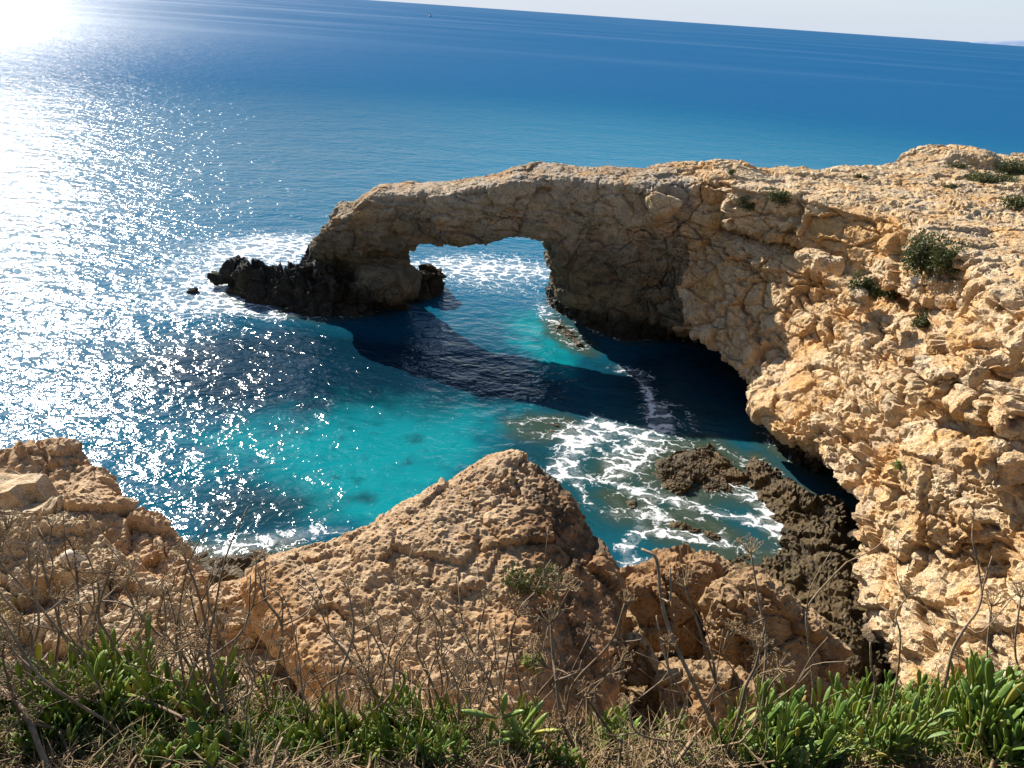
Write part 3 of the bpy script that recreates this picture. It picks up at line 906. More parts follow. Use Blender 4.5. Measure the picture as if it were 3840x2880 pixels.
foam = foam + 0.75 * streak([(420, 1192), (470, 1178), (540, 1170), (600, 1165), (660, 1158), (740, 1150)], 0.26) + 0.3 * streak([(500, 1150), (580, 1150), (650, 1140)], 0.4)
foam = foam + np.where((WX > -12) & (WX < 9) & near, 0.45 * sstep(0.42, 0.02, np.abs(coast) + 0.25 * fine), 0)
foam = np.clip(foam, 0, 1.2)

wi = np.arange(TH.size).reshape(TH.shape)
WF = np.stack([wi[:-1, :-1], wi[1:, :-1], wi[1:, 1:], wi[:-1, 1:]], -1).reshape(-1, 4)


def sea_material():
    t = NT('sea_water')
    P = t.coords()
    dist = t.n('ShaderNodeVectorMath', {0: P}, operation='LENGTH').outputs['Value']
    farv = t.maprange(dist, 40, 400, 0, 1, False)
    w0 = t.noise(t.coords((0.16, 0.24, 1), rot=(0, 0, 0.25)), 1.0, 2, 0.5)
    w1 = t.noise(t.coords((0.75, 1.05, 1), rot=(0, 0, 0.2)), 1.0, 2, 0.5, 0.4)
    w2 = t.noise(t.coords((0.75, 1.0, 1), rot=(0, 0, -0.25)), 2.8, 2, 0.5, 0.6)
    w3 = t.noise(t.coords((0.8, 1.0, 1), rot=(0, 0, 0.4)), 8.0, 2, 0.5, 0.4)
    slick = t.noise(t.coords((0.0028, 0.011, 1), rot=(0, 0, -0.1)), 1.0, 5, 0.6, 0.4)
    calm = t.maprange(slick, 0.40, 0.60, 1.0, 0.45)
    h = t.math('ADD', t.math('MULTIPLY', w0, 0.30), t.math('MULTIPLY', w1, 0.165))
    h = t.math('ADD', h, t.math('MULTIPLY', w2, 0.080))
    h = t.math('ADD', h, t.math('MULTIPLY', w3, 0.020))
    h = t.math('MULTIPLY', h, t.math('ADD', t.math('MULTIPLY', t.math('SUBTRACT', t.math('MULTIPLY', calm, 1.25), 1.0), farv), 1.0))
    nrm = t.bump(h, 1.0, 1.0)
    col = t.attr('seabed_shade_tint', 'Color')
    # foam: torn lace
    fa = t.attr('foam')
    warp = t.n('ShaderNodeTexNoise', {'Vector': P, 'Scale': 1.6, 'Detail': 5, 'Roughness': 0.6}).outputs['Color']
    wp = t.n('ShaderNodeVectorMath', {0: P, 1: t.n('ShaderNodeVectorMath', {0: warp, 'Scale': 1.1}, operation='SCALE').outputs[0]}, operation='ADD').outputs[0]
    flat = t.n('ShaderNodeMapping', {'Vector': wp, 'Scale': (0.8, 1.15, 0)}).outputs[0]
    e1 = t.voro(flat, 1.7, 'DISTANCE_TO_EDGE')
    e2 = t.voro(flat, 4.6, 'DISTANCE_TO_EDGE')
    e3 = t.noise(flat, 8, 6, 0.72)
    web = t.math('ADD', t.math('MULTIPLY', t.maprange(e1, 0.0, 0.18, 1, 0), 0.48), t.math('MULTIPLY', t.maprange(e2, 0.0, 0.28, 1, 0), 0.28))
    web = t.math('ADD', web, t.math('MULTIPLY', e3, 0.5))
    lim = t.math('SUBTRACT', 1.03, t.math('MULTIPLY', fa, 0.42))
    fm = t.math('MULTIPLY', t.maprange(t.math('SUBTRACT', web, lim), -0.07, 0.26), t.maprange(fa, 0.03, 0.25))
    haze_foam = t.math('MULTIPLY', t.maprange(fa, 0.25, 1.1), 0.30)
    fm = t.math('MAXIMUM', fm, t.math('MULTIPLY', haze_foam, t.maprange(e3, 0.35, 0.65)), clamp=True)
    fres = t.n('ShaderNodeFresnel', {'IOR': 1.333, 'Normal': nrm}).outputs[0]
    fres = t.math('MULTIPLY', fres, t.math('MULTIPLY', t.maprange(dist, 26, 130, 0.65, 0.10), t.math('ADD', 1.0, t.math('MULTIPLY', t.math('MULTIPLY', t.maprange(slick, 0.48, 0.72), t.maprange(dist, 120, 320)), 0.8))))
    gl = t.n('ShaderNodeBsdfGlossy', {'Color': (1, 1, 1, 1), 'Roughness': t.maprange(dist, 30, 260, 0.115, 0.29), 'Normal': nrm})
    df = t.n('ShaderNodeBsdfDiffuse', {'Color': col, 'Roughness': 0.0})
    water = t.n('ShaderNodeMixShader', {0: fres, 1: df.outputs[0], 2: gl.outputs[0]})
    fbmp = t.bump(e3, 1.0, 0.12)
    white = t.n('ShaderNodeBsdfPrincipled', {'Base Color': (0.82, 0.84, 0.84, 1), 'Roughness': 0.65, 'Normal': fbmp})
    mx = t.n('ShaderNodeMixShader', {0: fm, 1: water.outputs[0], 2: white.outputs[0]})
    return t.surface(mx)


sea = mesh_obj('sea', WP, WF, sea_material(), attrs={'seabed_shade_tint': tint, 'foam': foam})
tag(sea, 'blue and turquoise sea with sun glitter and lacy foam', 'sea', kind='structure')

# far low headland on the horizon
hx = np.linspace(0, 1, 60)
HV, HF = [], []
for i, a in enumerate(hx):
    az = R(26.8 + 20 * a)
    d = 14000
    hh = (8 + 440 * min(a, 0.3) + 60 * a) * sstep(0, 0.012, a) * (1 + 0.05 * math.sin(19 * a) + 0.04 * math.sin(51 * a))
    for (dd, f) in ((0, 0.0), (250, 0.75), (900, 1.0), (2200, 0.9), (3200, 0.0)):
        HV.append(((d + dd) * math.sin(az), (d + dd) * math.cos(az), hh * f - 1))
    if i:
        for k in range(4):
            b = 5 * (i - 1) + k
            HF.append((b, b + 1, b + 6, b + 5))
t = NT('haze_tinted_land')  # blue distance haze is put into the land's colour
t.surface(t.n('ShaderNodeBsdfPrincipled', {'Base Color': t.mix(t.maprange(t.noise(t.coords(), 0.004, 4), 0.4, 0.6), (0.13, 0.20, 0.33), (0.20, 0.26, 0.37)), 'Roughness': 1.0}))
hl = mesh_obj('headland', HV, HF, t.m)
tag(hl, 'low blue headland on the far horizon', 'headland', kind='structure')

# lone mooring buoy far out
bp = at_z(1613, 62, 0.0)
t = NT('dark_buoy')
t.surface(t.n('ShaderNodeBsdfPrincipled', {'Base Color': (0.03, 0.03, 0.035, 1), 'Roughness': 0.5}))
prof = [(0.0, -0.6), (1.1, -0.5), (1.5, 0.1), (1.3, 0.7), (0.5, 1.1), (0.25, 1.3), (0.22, 2.4), (0.4, 2.5), (0.4, 2.9), (0.0, 3.0)]
BV, BF = [], []
for (r, z) in prof:
    for k in range(16):
        BV.append((r * math.cos(k * math.pi / 8), r * math.sin(k * math.pi / 8), z))
for i in range(len(prof) - 1):
    for k in range(16):
        BF.append((16 * i + k, 16 * i + (k + 1) % 16, 16 * i + 16 + (k + 1) % 16, 16 * i + 16 + k))
bo = mesh_obj('buoy', BV, BF, t.m)
bo.location = bp
tag(bo, 'tiny dark buoy alone far out on the pale sea', 'buoy')
# ------------------------------------------------------------------ plants
bpy.context.view_layer.update()


def gpoint(px, py, lift=0.0):
    """where the sight line through a survey point meets the near ground"""
    v = ray(*q(px, py))
    below = lambda t: CAM_H + v[2] * t < ground_at(v[0] * t, v[1] * t) + lift
    t = 1.0
    while t < 14 and not below(t):
        t += 0.07
    if t < 14:
        a, b = t - 0.07, t
        for _ in range(5):
            m_ = (a + b) / 2
            a, b = (a, m_) if below(m_) else (m_, b)
        return np.array([0, 0, CAM_H]) + v * b
    return np.array([0, 0, CAM_H]) + v * 3


def hit(o, px, py):
    v = Vector(ray(*q(px, py))).normalized()
    mw = o.matrix_world.inverted()
    ok, loc, nor, _ = o.ray_cast(mw @ Vector((0, 0, CAM_H)), mw.to_3x3() @ v)
    return (o.matrix_world @ loc, nor) if ok else (None, None)


def leaf_material(name, a, b, rim, gloss=0.5, trans=0.42):
    t = NT(name)
    P = t.coords(vec=t.n('ShaderNodeTexCoord').outputs['Object'])
    rnd = t.n('ShaderNodeObjectInfo').outputs['Random']
    n1 = t.noise(P, 22, 3, 0.5)
    n2 = t.n('ShaderNodeNewGeometry').outputs['Random Per Island']
    col = t.mix(t.maprange(t.math('ADD', t.math('MULTIPLY', n1, 0.5), t.math('MULTIPLY', n2, 0.5)), 0.25, 0.75), a, b)
    col = t.mix(t.maprange(n2, 0.84, 0.95), col, rim)
    col = t.mix(t.math('MULTIPLY', rnd, 0.55), col, b)
    p = t.n('ShaderNodeBsdfPrincipled', {'Base Color': col, 'Roughness': gloss, 'Specular IOR Level': 0.5, 'Normal': t.bump(t.noise(P, 120, 3), 0.4, 0.003)})
    tr = t.n('ShaderNodeBsdfTranslucent', {'Color': t.mix(0.5, col, rim)})
    return t.surface(t.n('ShaderNodeMixShader', {0: trans, 1: p.outputs[0], 2: tr.outputs[0]}))


def stem_material(name, a, b, c):
    t = NT(name)
    P = t.coords(vec=t.n('ShaderNodeTexCoord').outputs['Object'])
    rnd = t.n('ShaderNodeObjectInfo').outputs['Random']
    isl = t.n('ShaderNodeNewGeometry').outputs['Random Per Island']
    n1 = t.noise(t.coords((1, 1, 0.25), vec=P), 60, 4, 0.6)
    col = t.mix(t.maprange(n1, 0.35, 0.65), a, b)
    col = t.mix(t.math('MULTIPLY', t.maprange(rnd, 0.3, 1.0), 0.6), col, c)
    col = t.mix(t.math('MULTIPLY', t.maprange(isl, 0.4, 1.0), 0.35), col, b)
    p = t.n('ShaderNodeBsdfPrincipled', {'Base Color': col, 'Roughness': 0.75, 'Specular IOR Level': 0.3, 'Normal': t.bump(n1, 0.8, 0.004)})
    return t.surface(p)


M_STEM = stem_material('dry_stem', (0.17, 0.11, 0.06), (0.32, 0.22, 0.13), (0.075, 0.048, 0.028))
M_UMBEL = stem_material('dry_umbel', (0.24, 0.15, 0.07), (0.40, 0.28, 0.15), (0.16, 0.10, 0.05))
M_LITTER = stem_material('dry_litter', (0.09, 0.055, 0.027), (0.27, 0.18, 0.095), (0.06, 0.037, 0.018))
M_LEAF = leaf_material('fleshy_leaf', (0.065, 0.150, 0.020), (0.19, 0.29, 0.045), (0.40, 0.33, 0.09))
M_LEAF2 = leaf_material('pale_succulent_leaf', (0.12, 0.21, 0.035), (0.26, 0.33, 0.07), (0.50, 0.42, 0.06), 0.42, 0.25)
M_GREENSTEM = leaf_material('green_stalk', (0.13, 0.17, 0.05), (0.22, 0.25, 0.08), (0.2, 0.2, 0.06), 0.5, 0.1)
M_FLOWER = leaf_material('yellow_green_umbel', (0.28, 0.34, 0.04), (0.45, 0.47, 0.08), (0.55, 0.52, 0.1), 0.5, 0.25)
M_GRASS = leaf_material('grass_blade', (0.07, 0.13, 0.02), (0.17, 0.22, 0.045), (0.36, 0.30, 0.12), 0.5, 0.35)
M_SHRUB = leaf_material('shrub_leaf', (0.030, 0.045, 0.010), (0.065, 0.085, 0.020), (0.14, 0.13, 0.04), 0.6, 0.2)


class MB:
    """collects tubes, leaves and lumps of one part"""
    def __init__(self):
        self.V, self.F = [], []

    def tube(self, pts, rad, sides=6, smooth=3, cap=True):
        pts = [np.asarray(p, float) for p in pts]
        rad = list(rad) if hasattr(rad, '__len__') else [rad] * len(pts)
        if smooth > 1 and len(pts) > 2:
            ext = [2 * pts[0] - pts[1]] + pts + [2 * pts[-1] - pts[-2]]
            np_, nr = [], []
            for i in range(len(pts) - 1):
                p0, p1, p2, p3 = ext[i:i + 4]
                for k in range(smooth):
                    u = k / smooth
                    np_.append(0.5 * (2 * p1 + (p2 - p0) * u + (2 * p0 - 5 * p1 + 4 * p2 - p3) * u * u + (3 * p1 - p0 - 3 * p2 + p3) * u ** 3))
                    nr.append(rad[i] * (1 - u) + rad[i + 1] * u)
            pts, rad = np_ + [pts[-1]], nr + [rad[-1]]
        b = len(self.V)
        side = None
        for i, p in enumerate(pts):
            tg = pts[min(i + 1, len(pts) - 1)] - pts[max(i - 1, 0)]
            tg = tg / (np.linalg.norm(tg) + 1e-9)
            if side is None:
                side = np.cross(tg, [0.3, 0.2, 1.0] if abs(tg[2]) < 0.9 else [1, 0, 0])
            side = side - tg * np.dot(side, tg)
            side /= np.linalg.norm(side) + 1e-9
            o = np.cross(tg, side)
            for k in range(sides):
                a = 2 * math.pi * k / sides
                self.V.append(p + rad[i] * (math.cos(a) * side + math.sin(a) * o))
        n = len(pts)
        for i in range(n - 1):
            for k in range(sides):
                k2 = (k + 1) % sides
                self.F.append((b + i * sides + k, b + i * sides + k2, b + (i + 1) * sides + k2, b + (i + 1) * sides + k))
        if cap:
            self.F.append(tuple(b + k for k in range(sides))[::-1])
            self.F.append(tuple(b + (n - 1) * sides + k for k in range(sides)))

    def leaf(self, base, d, length, width, thick=0.0025, bend=0.2, fold=0.25, roll=0.0, tipw=0.75):
        """spatulate fleshy leaf: a closed flattened body"""
        d = np.asarray(d, float) / np.linalg.norm(d)
        s = np.cross(d, [0, 0, 1.0])
        s = s / (np.linalg.norm(s) + 1e-9) if np.linalg.norm(s) > 1e-3 else np.array([1.0, 0, 0])
        n = np.cross(s, d)
        s, n = s * math.cos(roll) + n * math.sin(roll), -s * math.sin(roll) + n * math.cos(roll)
        b = len(self.V)
        rows = 7
        for i in range(rows):
            u = i / (rows - 1)
            w = width * (0.16 + 0.84 * math.sin(min(1.0, u / tipw) * math.pi / 2) ** 1.3) if u < tipw else width * math.sqrt(max(0.0, 1 - ((u - tipw) / (1 - tipw + 0.02)) ** 2))
            c = np.asarray(base) + d * length * u - n * bend * length * u * u
            th = thick * (1.0 if u < 0.9 else 0.6)
            for (a, h) in ((-1, fold * w * 0.5), (-0.5, th + fold * w * 0.1), (0.5, th + fold * w * 0.1), (1, fold * w * 0.5), (0.5, -th), (-0.5, -th)):
                self.V.append(c + s * a * w * 0.5 + n * h)
        for i in range(rows - 1):
            for k in range(6):
                k2 = (k + 1) % 6
                self.F.append((b + 6 * i + k, b + 6 * i + k2, b + 6 * i + 6 + k2, b + 6 * i + 6 + k))
        e = b + 6 * (rows - 1)
        self.F.append((e, e + 1, e + 2, e + 3, e + 4, e + 5))

    def lump(self, c, r):
        b = len(self.V)
        c = np.asarray(c, float)
        ring = [(math.cos(k * math.pi / 2.5), math.sin(k * math.pi / 2.5)) for k in range(5)]
        self.V.append(c + [0, 0, r])
        self.V += [c + [r * x * .9, r * y * .9, r * 0.4] for x, y in ring]
        self.V += [c + [r * x * .9, r * y * .9, -r * 0.4] for x, y in ring]
        self.V.append(c - [0, 0, r])
        for k in range(5):
            k2 = (k + 1) % 5
            self.F += [(b, b + 1 + k, b + 1 + k2), (b + 1 + k, b + 6 + k, b + 6 + k2, b + 1 + k2), (b + 11, b + 6 + k2, b + 6 + k)]

    def build(self, name, mat, parent=None):
        return mesh_obj(name, np.array(self.V), self.F, mat, parent)


def rv(s=1.0):
    return np.array([random.gauss(0, s), random.gauss(0, s), random.gauss(0, s)])


def umbel_mb(c, axis, R0, n=14, tips=True, r=0.0011, curl=0.5):
    """dry flower head: curved rays from one point with tiny forked ends"""
    m = MB()
    axis = np.asarray(axis, float) / np.linalg.norm(axis)
    for k in range(n):
        a = 2 * math.pi * (k + random.random() * 0.7) / n
        s = np.cross(axis, [0.3, 0.9, 0.2])
        s /= np.linalg.norm(s)
        o = np.cross(axis, s)
        out = math.cos(a) * s + math.sin(a) * o
        sp = random.uniform(0.35, 1.15)
        d = out * math.sin(sp) + axis * math.cos(sp)
        L = R0 * random.uniform(0.75, 1.15)
        p1 = c + d * L * 0.55
        p2 = c + d * L * 0.9 + axis * L * curl * 0.35 * random.uniform(0.2, 1)
        m.tube([c, p1, p2], [r * 1.3, r, r * 0.8], 4, 3, False)
        if tips:
            for _ in range(5):
                e = d * 0.6 + rv(0.45)
                e /= np.linalg.norm(e)
                m.tube([p2, p2 + e * R0 * 0.22], [r * 0.7, r * 0.5], 3, 1, False)
                if random.random() < 0.6:
                    m.lump(p2 + e * R0 * 0.23, r * 1.7)
    m.lump(c, r * 3)
    return m


def kinked(base, tip, kinks=4, wob=0.05):
    base, tip = np.asarray(base, float), np.asarray(tip, float)
    pts = [base]
    for i in range(1, kinks):
        u = i / kinks
        pts.append(base * (1 - u) + tip * u + rv(wob * np.linalg.norm(tip - base)) * np.array([1, 1, 0.4]))
    return pts + [tip]


STEM_GROUP = 'dry stems standing along the cliff edge'


def stem_thing(name, pts, r0, r1, label, branches=2, umbels=1, group=None, blen=0.4, head=0.05, mat=None, tip_umbel=True, cat='dry stem', nodes=True):
    base = np.asarray(pts[0], float)
    root = empty(name, base)
    rel = [np.asarray(p, float) - base for p in pts]
    m = MB()
    n = len(rel)
    m.tube(rel, [r0 + (r1 - r0) * i / (n - 1) for i in range(n)], 7, 4)
    if nodes:
        for i in range(1, n - 1):
            m.lump(rel[i], (r0 + (r1 - r0) * i / (n - 1)) * 1.35)
    L = sum(np.linalg.norm(rel[i + 1] - rel[i]) for i in range(n - 1))
    heads = []
    if tip_umbel and umbels:
        heads.append((rel[-1], rel[-1] - rel[-2]))
    for b in range(branches):
        i = random.randint(max(1, n // 3), n - 1) if n > 2 else 1
        p = rel[i]
        d = (rel[i] - rel[i - 1]) / np.linalg.norm(rel[i] - rel[i - 1]) + rv(0.5)
        d[2] = abs(d[2]) * 0.8 + 0.15
        d /= np.linalg.norm(d)
        l = L * blen * random.uniform(0.35, 1.0)
        e = p + d * l + np.array([0, 0, 0.15 * l])
        m.tube([p, p + d * l * 0.5 + rv(0.02), e], [r1 * 0.95, r1 * 0.75, r1 * 0.55], 5, 3)
        if len(heads) < umbels and random.random() < 0.7:
            heads.append((e, e - p))
    m.build('stalk', mat or M_STEM, root)
    for (c, ax) in heads:
        umbel_mb(c, ax, head * random.uniform(0.8, 1.25)).build('umbel', M_UMBEL, root)
    tag(root, label, cat, group)
    return root


def copy_tree(o, loc, rz, sc, label=None, group=None, tilt=(0, 0)):
    c = o.copy()
    COL.objects.link(c)
    c.location = loc
    c.rotation_euler = (tilt[0], tilt[1], rz)
    c.scale = (sc, sc, sc)
    for ch in o.children:
        d = ch.copy()
        COL.objects.link(d)
        d.parent = c
    if label:
        c['label'] = label
    if group:
        c['group'] = group
    return c


# --- the stems one can tell apart, traced through their own distances
def traced(pix, y0, y1):
    n = len(pix)
    out = [at_y(*q(*p), y0 + (y1 - y0) * i / (n - 1)) for i, p in enumerate(pix)]
    g = ground_at(out[0][0], out[0][1])
    if out[0][2] > g - 0.02:
        b = out[0] + (out[0] - out[1]) * 0.15
        b[2] = g - 0.03
        out = [b] + out
    return out


T = [
    ('dry_stem', [(1560, 1610), (1500, 1480), (1450, 1372), (1428, 1290), (1418, 1208), (1386, 1186)], 1.45, 1.6, .0075, .0042, 'tallest pale dry stem, hooked like a walking stick at its top, before the gully boulder', 1, 0, 0.3),
    ('dry_stem', [(1580, 1560), (1545, 1470), (1508, 1350), (1480, 1268)], 1.55, 1.7, .0055, .0028, 'slender forked dry stem just right of the hooked one', 3, 1, 0.35),
    ('dry_stem', [(1460, 1560), (1452, 1480), (1430, 1390), (1418, 1330)], 1.6, 1.7, .005, .003, 'short crooked dry stem left of the hooked one', 2, 0, 0.4),
    ('dry_stem', [(1755, 1520), (1748, 1400), (1742, 1325), (1765, 1282), (1828, 1215)], 1.75, 1.9, .0055, .0026, 'dry stem bending right to a bare pointed twig over the olive shelf', 2, 0, 0.3),
    ('dry_stem', [(1640, 1520), (1655, 1400), (1640, 1300), (1622, 1195)], 1.6, 1.8, .0055, .003, 'tall dry stem with a faded round flower head against the foam', 1, 2, 0.3),
    ('dry_stem', [(1600, 1530), (1612, 1480), (1632, 1440), (1640, 1405)], 1.45, 1.5, .006, .0035, 'dry stem with the largest spoked flower head, over the dark gully hole', 1, 1, 0.3),
    ('dry_stem', [(2030, 1520), (2047, 1449), (2059, 1401), (2087, 1352), (2111, 1320), (2121, 1284), (2117, 1252), (2111, 1212), (2096, 1187)], 1.75, 1.95, .0065, .003, 'long dry stem arching into a curl before the sunlit cliff at lower right', 3, 0, 0.25),
    ('dry_stem', [(2128, 1480), (2132, 1400), (2142, 1310)], 1.8, 1.9, .0045, .0028, 'straight dark dry stem with a ragged head beside the curling one', 1, 2, 0.3),
    ('dry_stem', [(2200, 1490), (2192, 1400), (2205, 1290)], 1.75, 1.85, .005, .003, 'dark dry stem with a ragged head at the right edge of the picture', 2, 2, 0.35),
    ('dry_stem', [(1888, 1500), (1882, 1440), (1880, 1388)], 1.8, 1.85, .0045, .0035, 'short broken stub of dry stem rising from the green leaves at right', 0, 0, 0.3),
    ('dry_stem', [(1930, 1500), (1945, 1380), (1935, 1330), (1958, 1290)], 1.85, 1.95, .0045, .0025, 'thin zigzag dry stem between the stub and the curling stem', 2, 1, 0.3),
    ('dry_stem', [(520, 1600), (547, 1548), (596, 1446), (609, 1352), (573, 1295), (572, 1258)], 1.6, 1.85, .0068, .004, 'dark brown crooked stem with a sharp elbow left of the great boulder', 4, 1, 0.3),
    ('dry_stem', [(440, 1500), (413, 1446), (378, 1393), (338, 1366), (293, 1317), (236, 1299), (169, 1304)], 1.6, 1.75, .0065, .0026, 'long brown stem leaning far over to the left with a pale tip', 3, 1, 0.25),
    ('dry_stem', [(570, 1659), (420, 1565), (330, 1520), (260, 1492), (192, 1462)], 1.2, 1.45, .0062, .0035, 'fallen greenish stem lying slantwise across the leafy clump at lower left', 1, 0, 0.25),
    ('dry_stem', [(130, 1700), (95, 1640), (60, 1550), (20, 1500), (-30, 1470)], 1.05, 1.25, .0085, .005, 'thick brown bent stem in the bottom left corner', 0, 0, 0.3),
    ('dry_stem', [(120, 1440), (128, 1350), (105, 1270), (92, 1215)], 1.75, 1.9, .0065, .0035, 'upright dry stem with broad heads near the left edge', 4, 2, 0.4),
    ('dry_stem', [(178, 1420), (175, 1340), (168, 1270), (160, 1190)], 1.85, 2.0, .0055, .003, 'upright dark stem in front of the driftwood', 3, 1, 0.35),
    ('dry_stem', [(330, 1460), (300, 1370), (318, 1300), (282, 1230)], 1.75, 1.95, .0055, .0028, 'branching dry stem before the stony terrace, left of centre', 4, 2, 0.4),
    ('dry_stem', [(480, 1540), (452, 1430), (430, 1360), (412, 1290)], 1.7, 1.9, .005, .0028, 'dry stem with wide tangled heads in front of the gap with surf', 4, 3, 0.4),
    ('dry_stem', [(880, 1620), (830, 1530), (770, 1440), (745, 1400), (700, 1372)], 1.5, 1.75, .007, .0045, 'pale cut stem slanting left across the face of the great boulder', 2, 0, 0.3),
    ('dry_stem', [(1010, 1600), (1015, 1520), (1005, 1450), (1012, 1395)], 1.7, 1.85, .005, .003, 'upright stem with a small spiky head in the middle of the great boulder', 1, 1, 0.3),
    ('dry_stem', [(1085, 1580), (1085, 1500), (1100, 1400), (1120, 1320), (1155, 1280)], 1.65, 1.85, .0052, .0028, 'forked stem reaching toward the dark weed on the great boulder', 3, 0, 0.3),
    ('dry_stem', [(1260, 1650), (1215, 1560), (1202, 1470), (1195, 1420), (1190, 1345)], 1.4, 1.6, .007, .004, 'stem with a bleached white stub and pale spoked head before the boulder', 2, 2, 0.25),
    ('dry_stem', [(1340, 1620), (1290, 1540), (1230, 1460), (1180, 1440)], 1.5, 1.65, .006, .003, 'leaning bundle-like dry stem at the right foot of the great boulder', 3, 1, 0.35),
    ('dry_stem', [(850, 1600), (870, 1520), (862, 1450), (866, 1395)], 1.65, 1.8, .0045, .0026, 'thin russet stem before the smooth left face of the great boulder', 2, 1, 0.3),
]
for (nm, pix, y0, y1, r0, r1, lab, br, um, bl) in T:
    stem_thing(nm, traced(pix, y0, y1), r0 * .85, r1 * .85, lab, br, um, 'dry stems one can tell apart', bl, head=0.045)

# --- fillers: one of each kind, then copies
protos = []
for k in range(9):
    h = random.uniform(0.30, 0.52)
    tip = np.array([random.gauss(0, 0.10), random.gauss(0.02, 0.08), h])
    protos.append(stem_thing('dry_stem', kinked((0, 0, -0.03), tip, 4, 0.05), 0.0045, 0.0022, 'thin dry stem', 3, 2, STEM_GROUP, 0.4, head=0.036))
twigs = []
for k in range(5):
    h = random.uniform(0.16, 0.34)
    twigs.append(stem_thing('dry_stem', kinked((0, 0, -0.03), (random.gauss(0, .12), random.gauss(0, .06), h), 4, 0.07), 0.0034, 0.0018, 'short bare dry twig', 3, 0, STEM_GROUP, 0.5))


def zone(px):
    if px < 560:
        return 'left', 'dry stems in front of the left outcrop', 'thin dry stem in the thicket before the left outcrop'
    if px < 1400:
        return 'mid', 'dry stems in front of the great boulder', 'thin dry stem in the thicket before the great boulder'
    return 'right', 'dry stems in front of the gully and right cliff', 'thin dry stem in the thicket below the gully and right cliff'


used = set()


def sow(kind, px0, px1, py0, py1, n, s0, s1, short=False):
    for _ in range(n):
        px, py = random.uniform(px0, px1), random.uniform(py0, py1)
        p = gpoint(px, py)
        z = zone(px)
        lab = z[2] if not short else z[2].replace('thin dry stem', 'short bare dry twig')
        o = random.choice(kind)
        loc, rz, sc = Vector((p[0], p[1], ground_at(p[0], p[1]))), random.uniform(0, 6.28), random.uniform(s0, s1)
        grp = z[1] if not short else z[1].replace('dry stems', 'bare twigs')
        tl = (random.gauss(0, .13), random.gauss(0, .13))
        if o.name not in used:
            used.add(o.name)
            o.location, o.rotation_euler, o.scale = loc, (tl[0], tl[1], rz), (sc, sc, sc)
            o['label'], o['group'] = lab, grp
        else:
            copy_tree(o, loc, rz, sc, lab, grp, tl)


sow(protos, -60, 560, 1560, 1640, 26, 0.7, 1.1)
sow(protos, -60, 300, 1520, 1600, 9, 0.7, 1.0)
sow(protos, 560, 1400, 1585, 1640, 26, 0.6, 1.05)
sow(protos, 1400, 1700, 1560, 1640, 14, 0.6, 1.1)
sow(protos, 1800, 2260, 1530, 1600, 8, 0.6, 1.0)
sow(twigs, -60, 700, 1560, 1659, 26, 0.8, 1.4, True)
sow(twigs, 560, 1700, 1590, 1659, 34, 0.7, 1.2, True)
sow(twigs, 1700, 2260, 1560, 1659, 10, 0.7, 1.2, True)


# --- fleshy-leaved plants
def leafy(h, shoots, L, W, spread=0.05, mat=None, name='leafy_plant', upright=1.0):
    root = empty(name, (0, 0, 0))
    st, lf = MB(), MB()
    for s in range(shoots):
        a = random.uniform(0, 6.28)
        b = np.array([math.cos(a), math.sin(a), 0]) * spread * random.uniform(0.2, 1)
        hh = h * random.uniform(0.55, 1.0)
        tip = b * 1.5 + np.array([random.gauss(0, .015), random.gauss(0, .015), hh])
        st.tube([b + [0, 0, -0.02], (b + tip) / 2 + rv(0.006), tip], [0.0035, 0.003, 0.0025], 5, 2)
        n = random.randint(9, 13)
        for k in range(n):
            u = 0.25 + 0.75 * k / (n - 1)
            p = b * (1 - u) + tip * u
            ang = k * 2.4 + random.uniform(-.5, .5)
            op = (1.05 - 0.75 * u) * random.uniform(0.5, 1.1) / upright
            d = np.array([math.cos(ang) * math.sin(op), math.sin(ang) * math.sin(op), math.cos(op)])
            lf.leaf(p, d, L * random.uniform(0.55, 1.25), W * random.uniform(0.6, 1.2), 0.0010, random.uniform(-0.15, 0.25), random.uniform(0.1, 0.5), random.uniform(-.6, .6))
    st.build('stem', M_GREENSTEM, root)
    lf.build('foliage', mat or M_LEAF, root)
    return root


LP = []
for k in range(7):
    o = leafy(random.uniform(0.10, 0.17), random.randint(4, 6), 0.060, 0.0118)
    tag(o, 'fleshy green plant', 'plant')
    LP.append(o)
LR = []
for k in range(3):
    o = leafy(random.uniform(0.04, 0.07), random.randint(2, 3), 0.055, 0.019, 0.03, upright=1.4)
    tag(o, 'round-leaved plant', 'plant')
    LR.append(o)
used2 = set()


def plant(px, py, kinds, s0, s1, lab, grp):
    p = gpoint(px, py)
    o = random.choice(kinds)
    loc, rz, sc = Vector((p[0], p[1], ground_at(p[0], p[1]))), random.uniform(0, 6.28), random.uniform(s0, s1)
    tl = (random.gauss(0.05, .12), random.gauss(0, .12))
    if o.name not in used2:
        used2.add(o.name)
        o.location, o.rotation_euler, o.scale = loc, (tl[0], tl[1], rz), (sc, sc, sc)
        o['label'], o['group'] = lab, grp
    else:
        copy_tree(o, loc, rz, sc, lab, grp, tl)


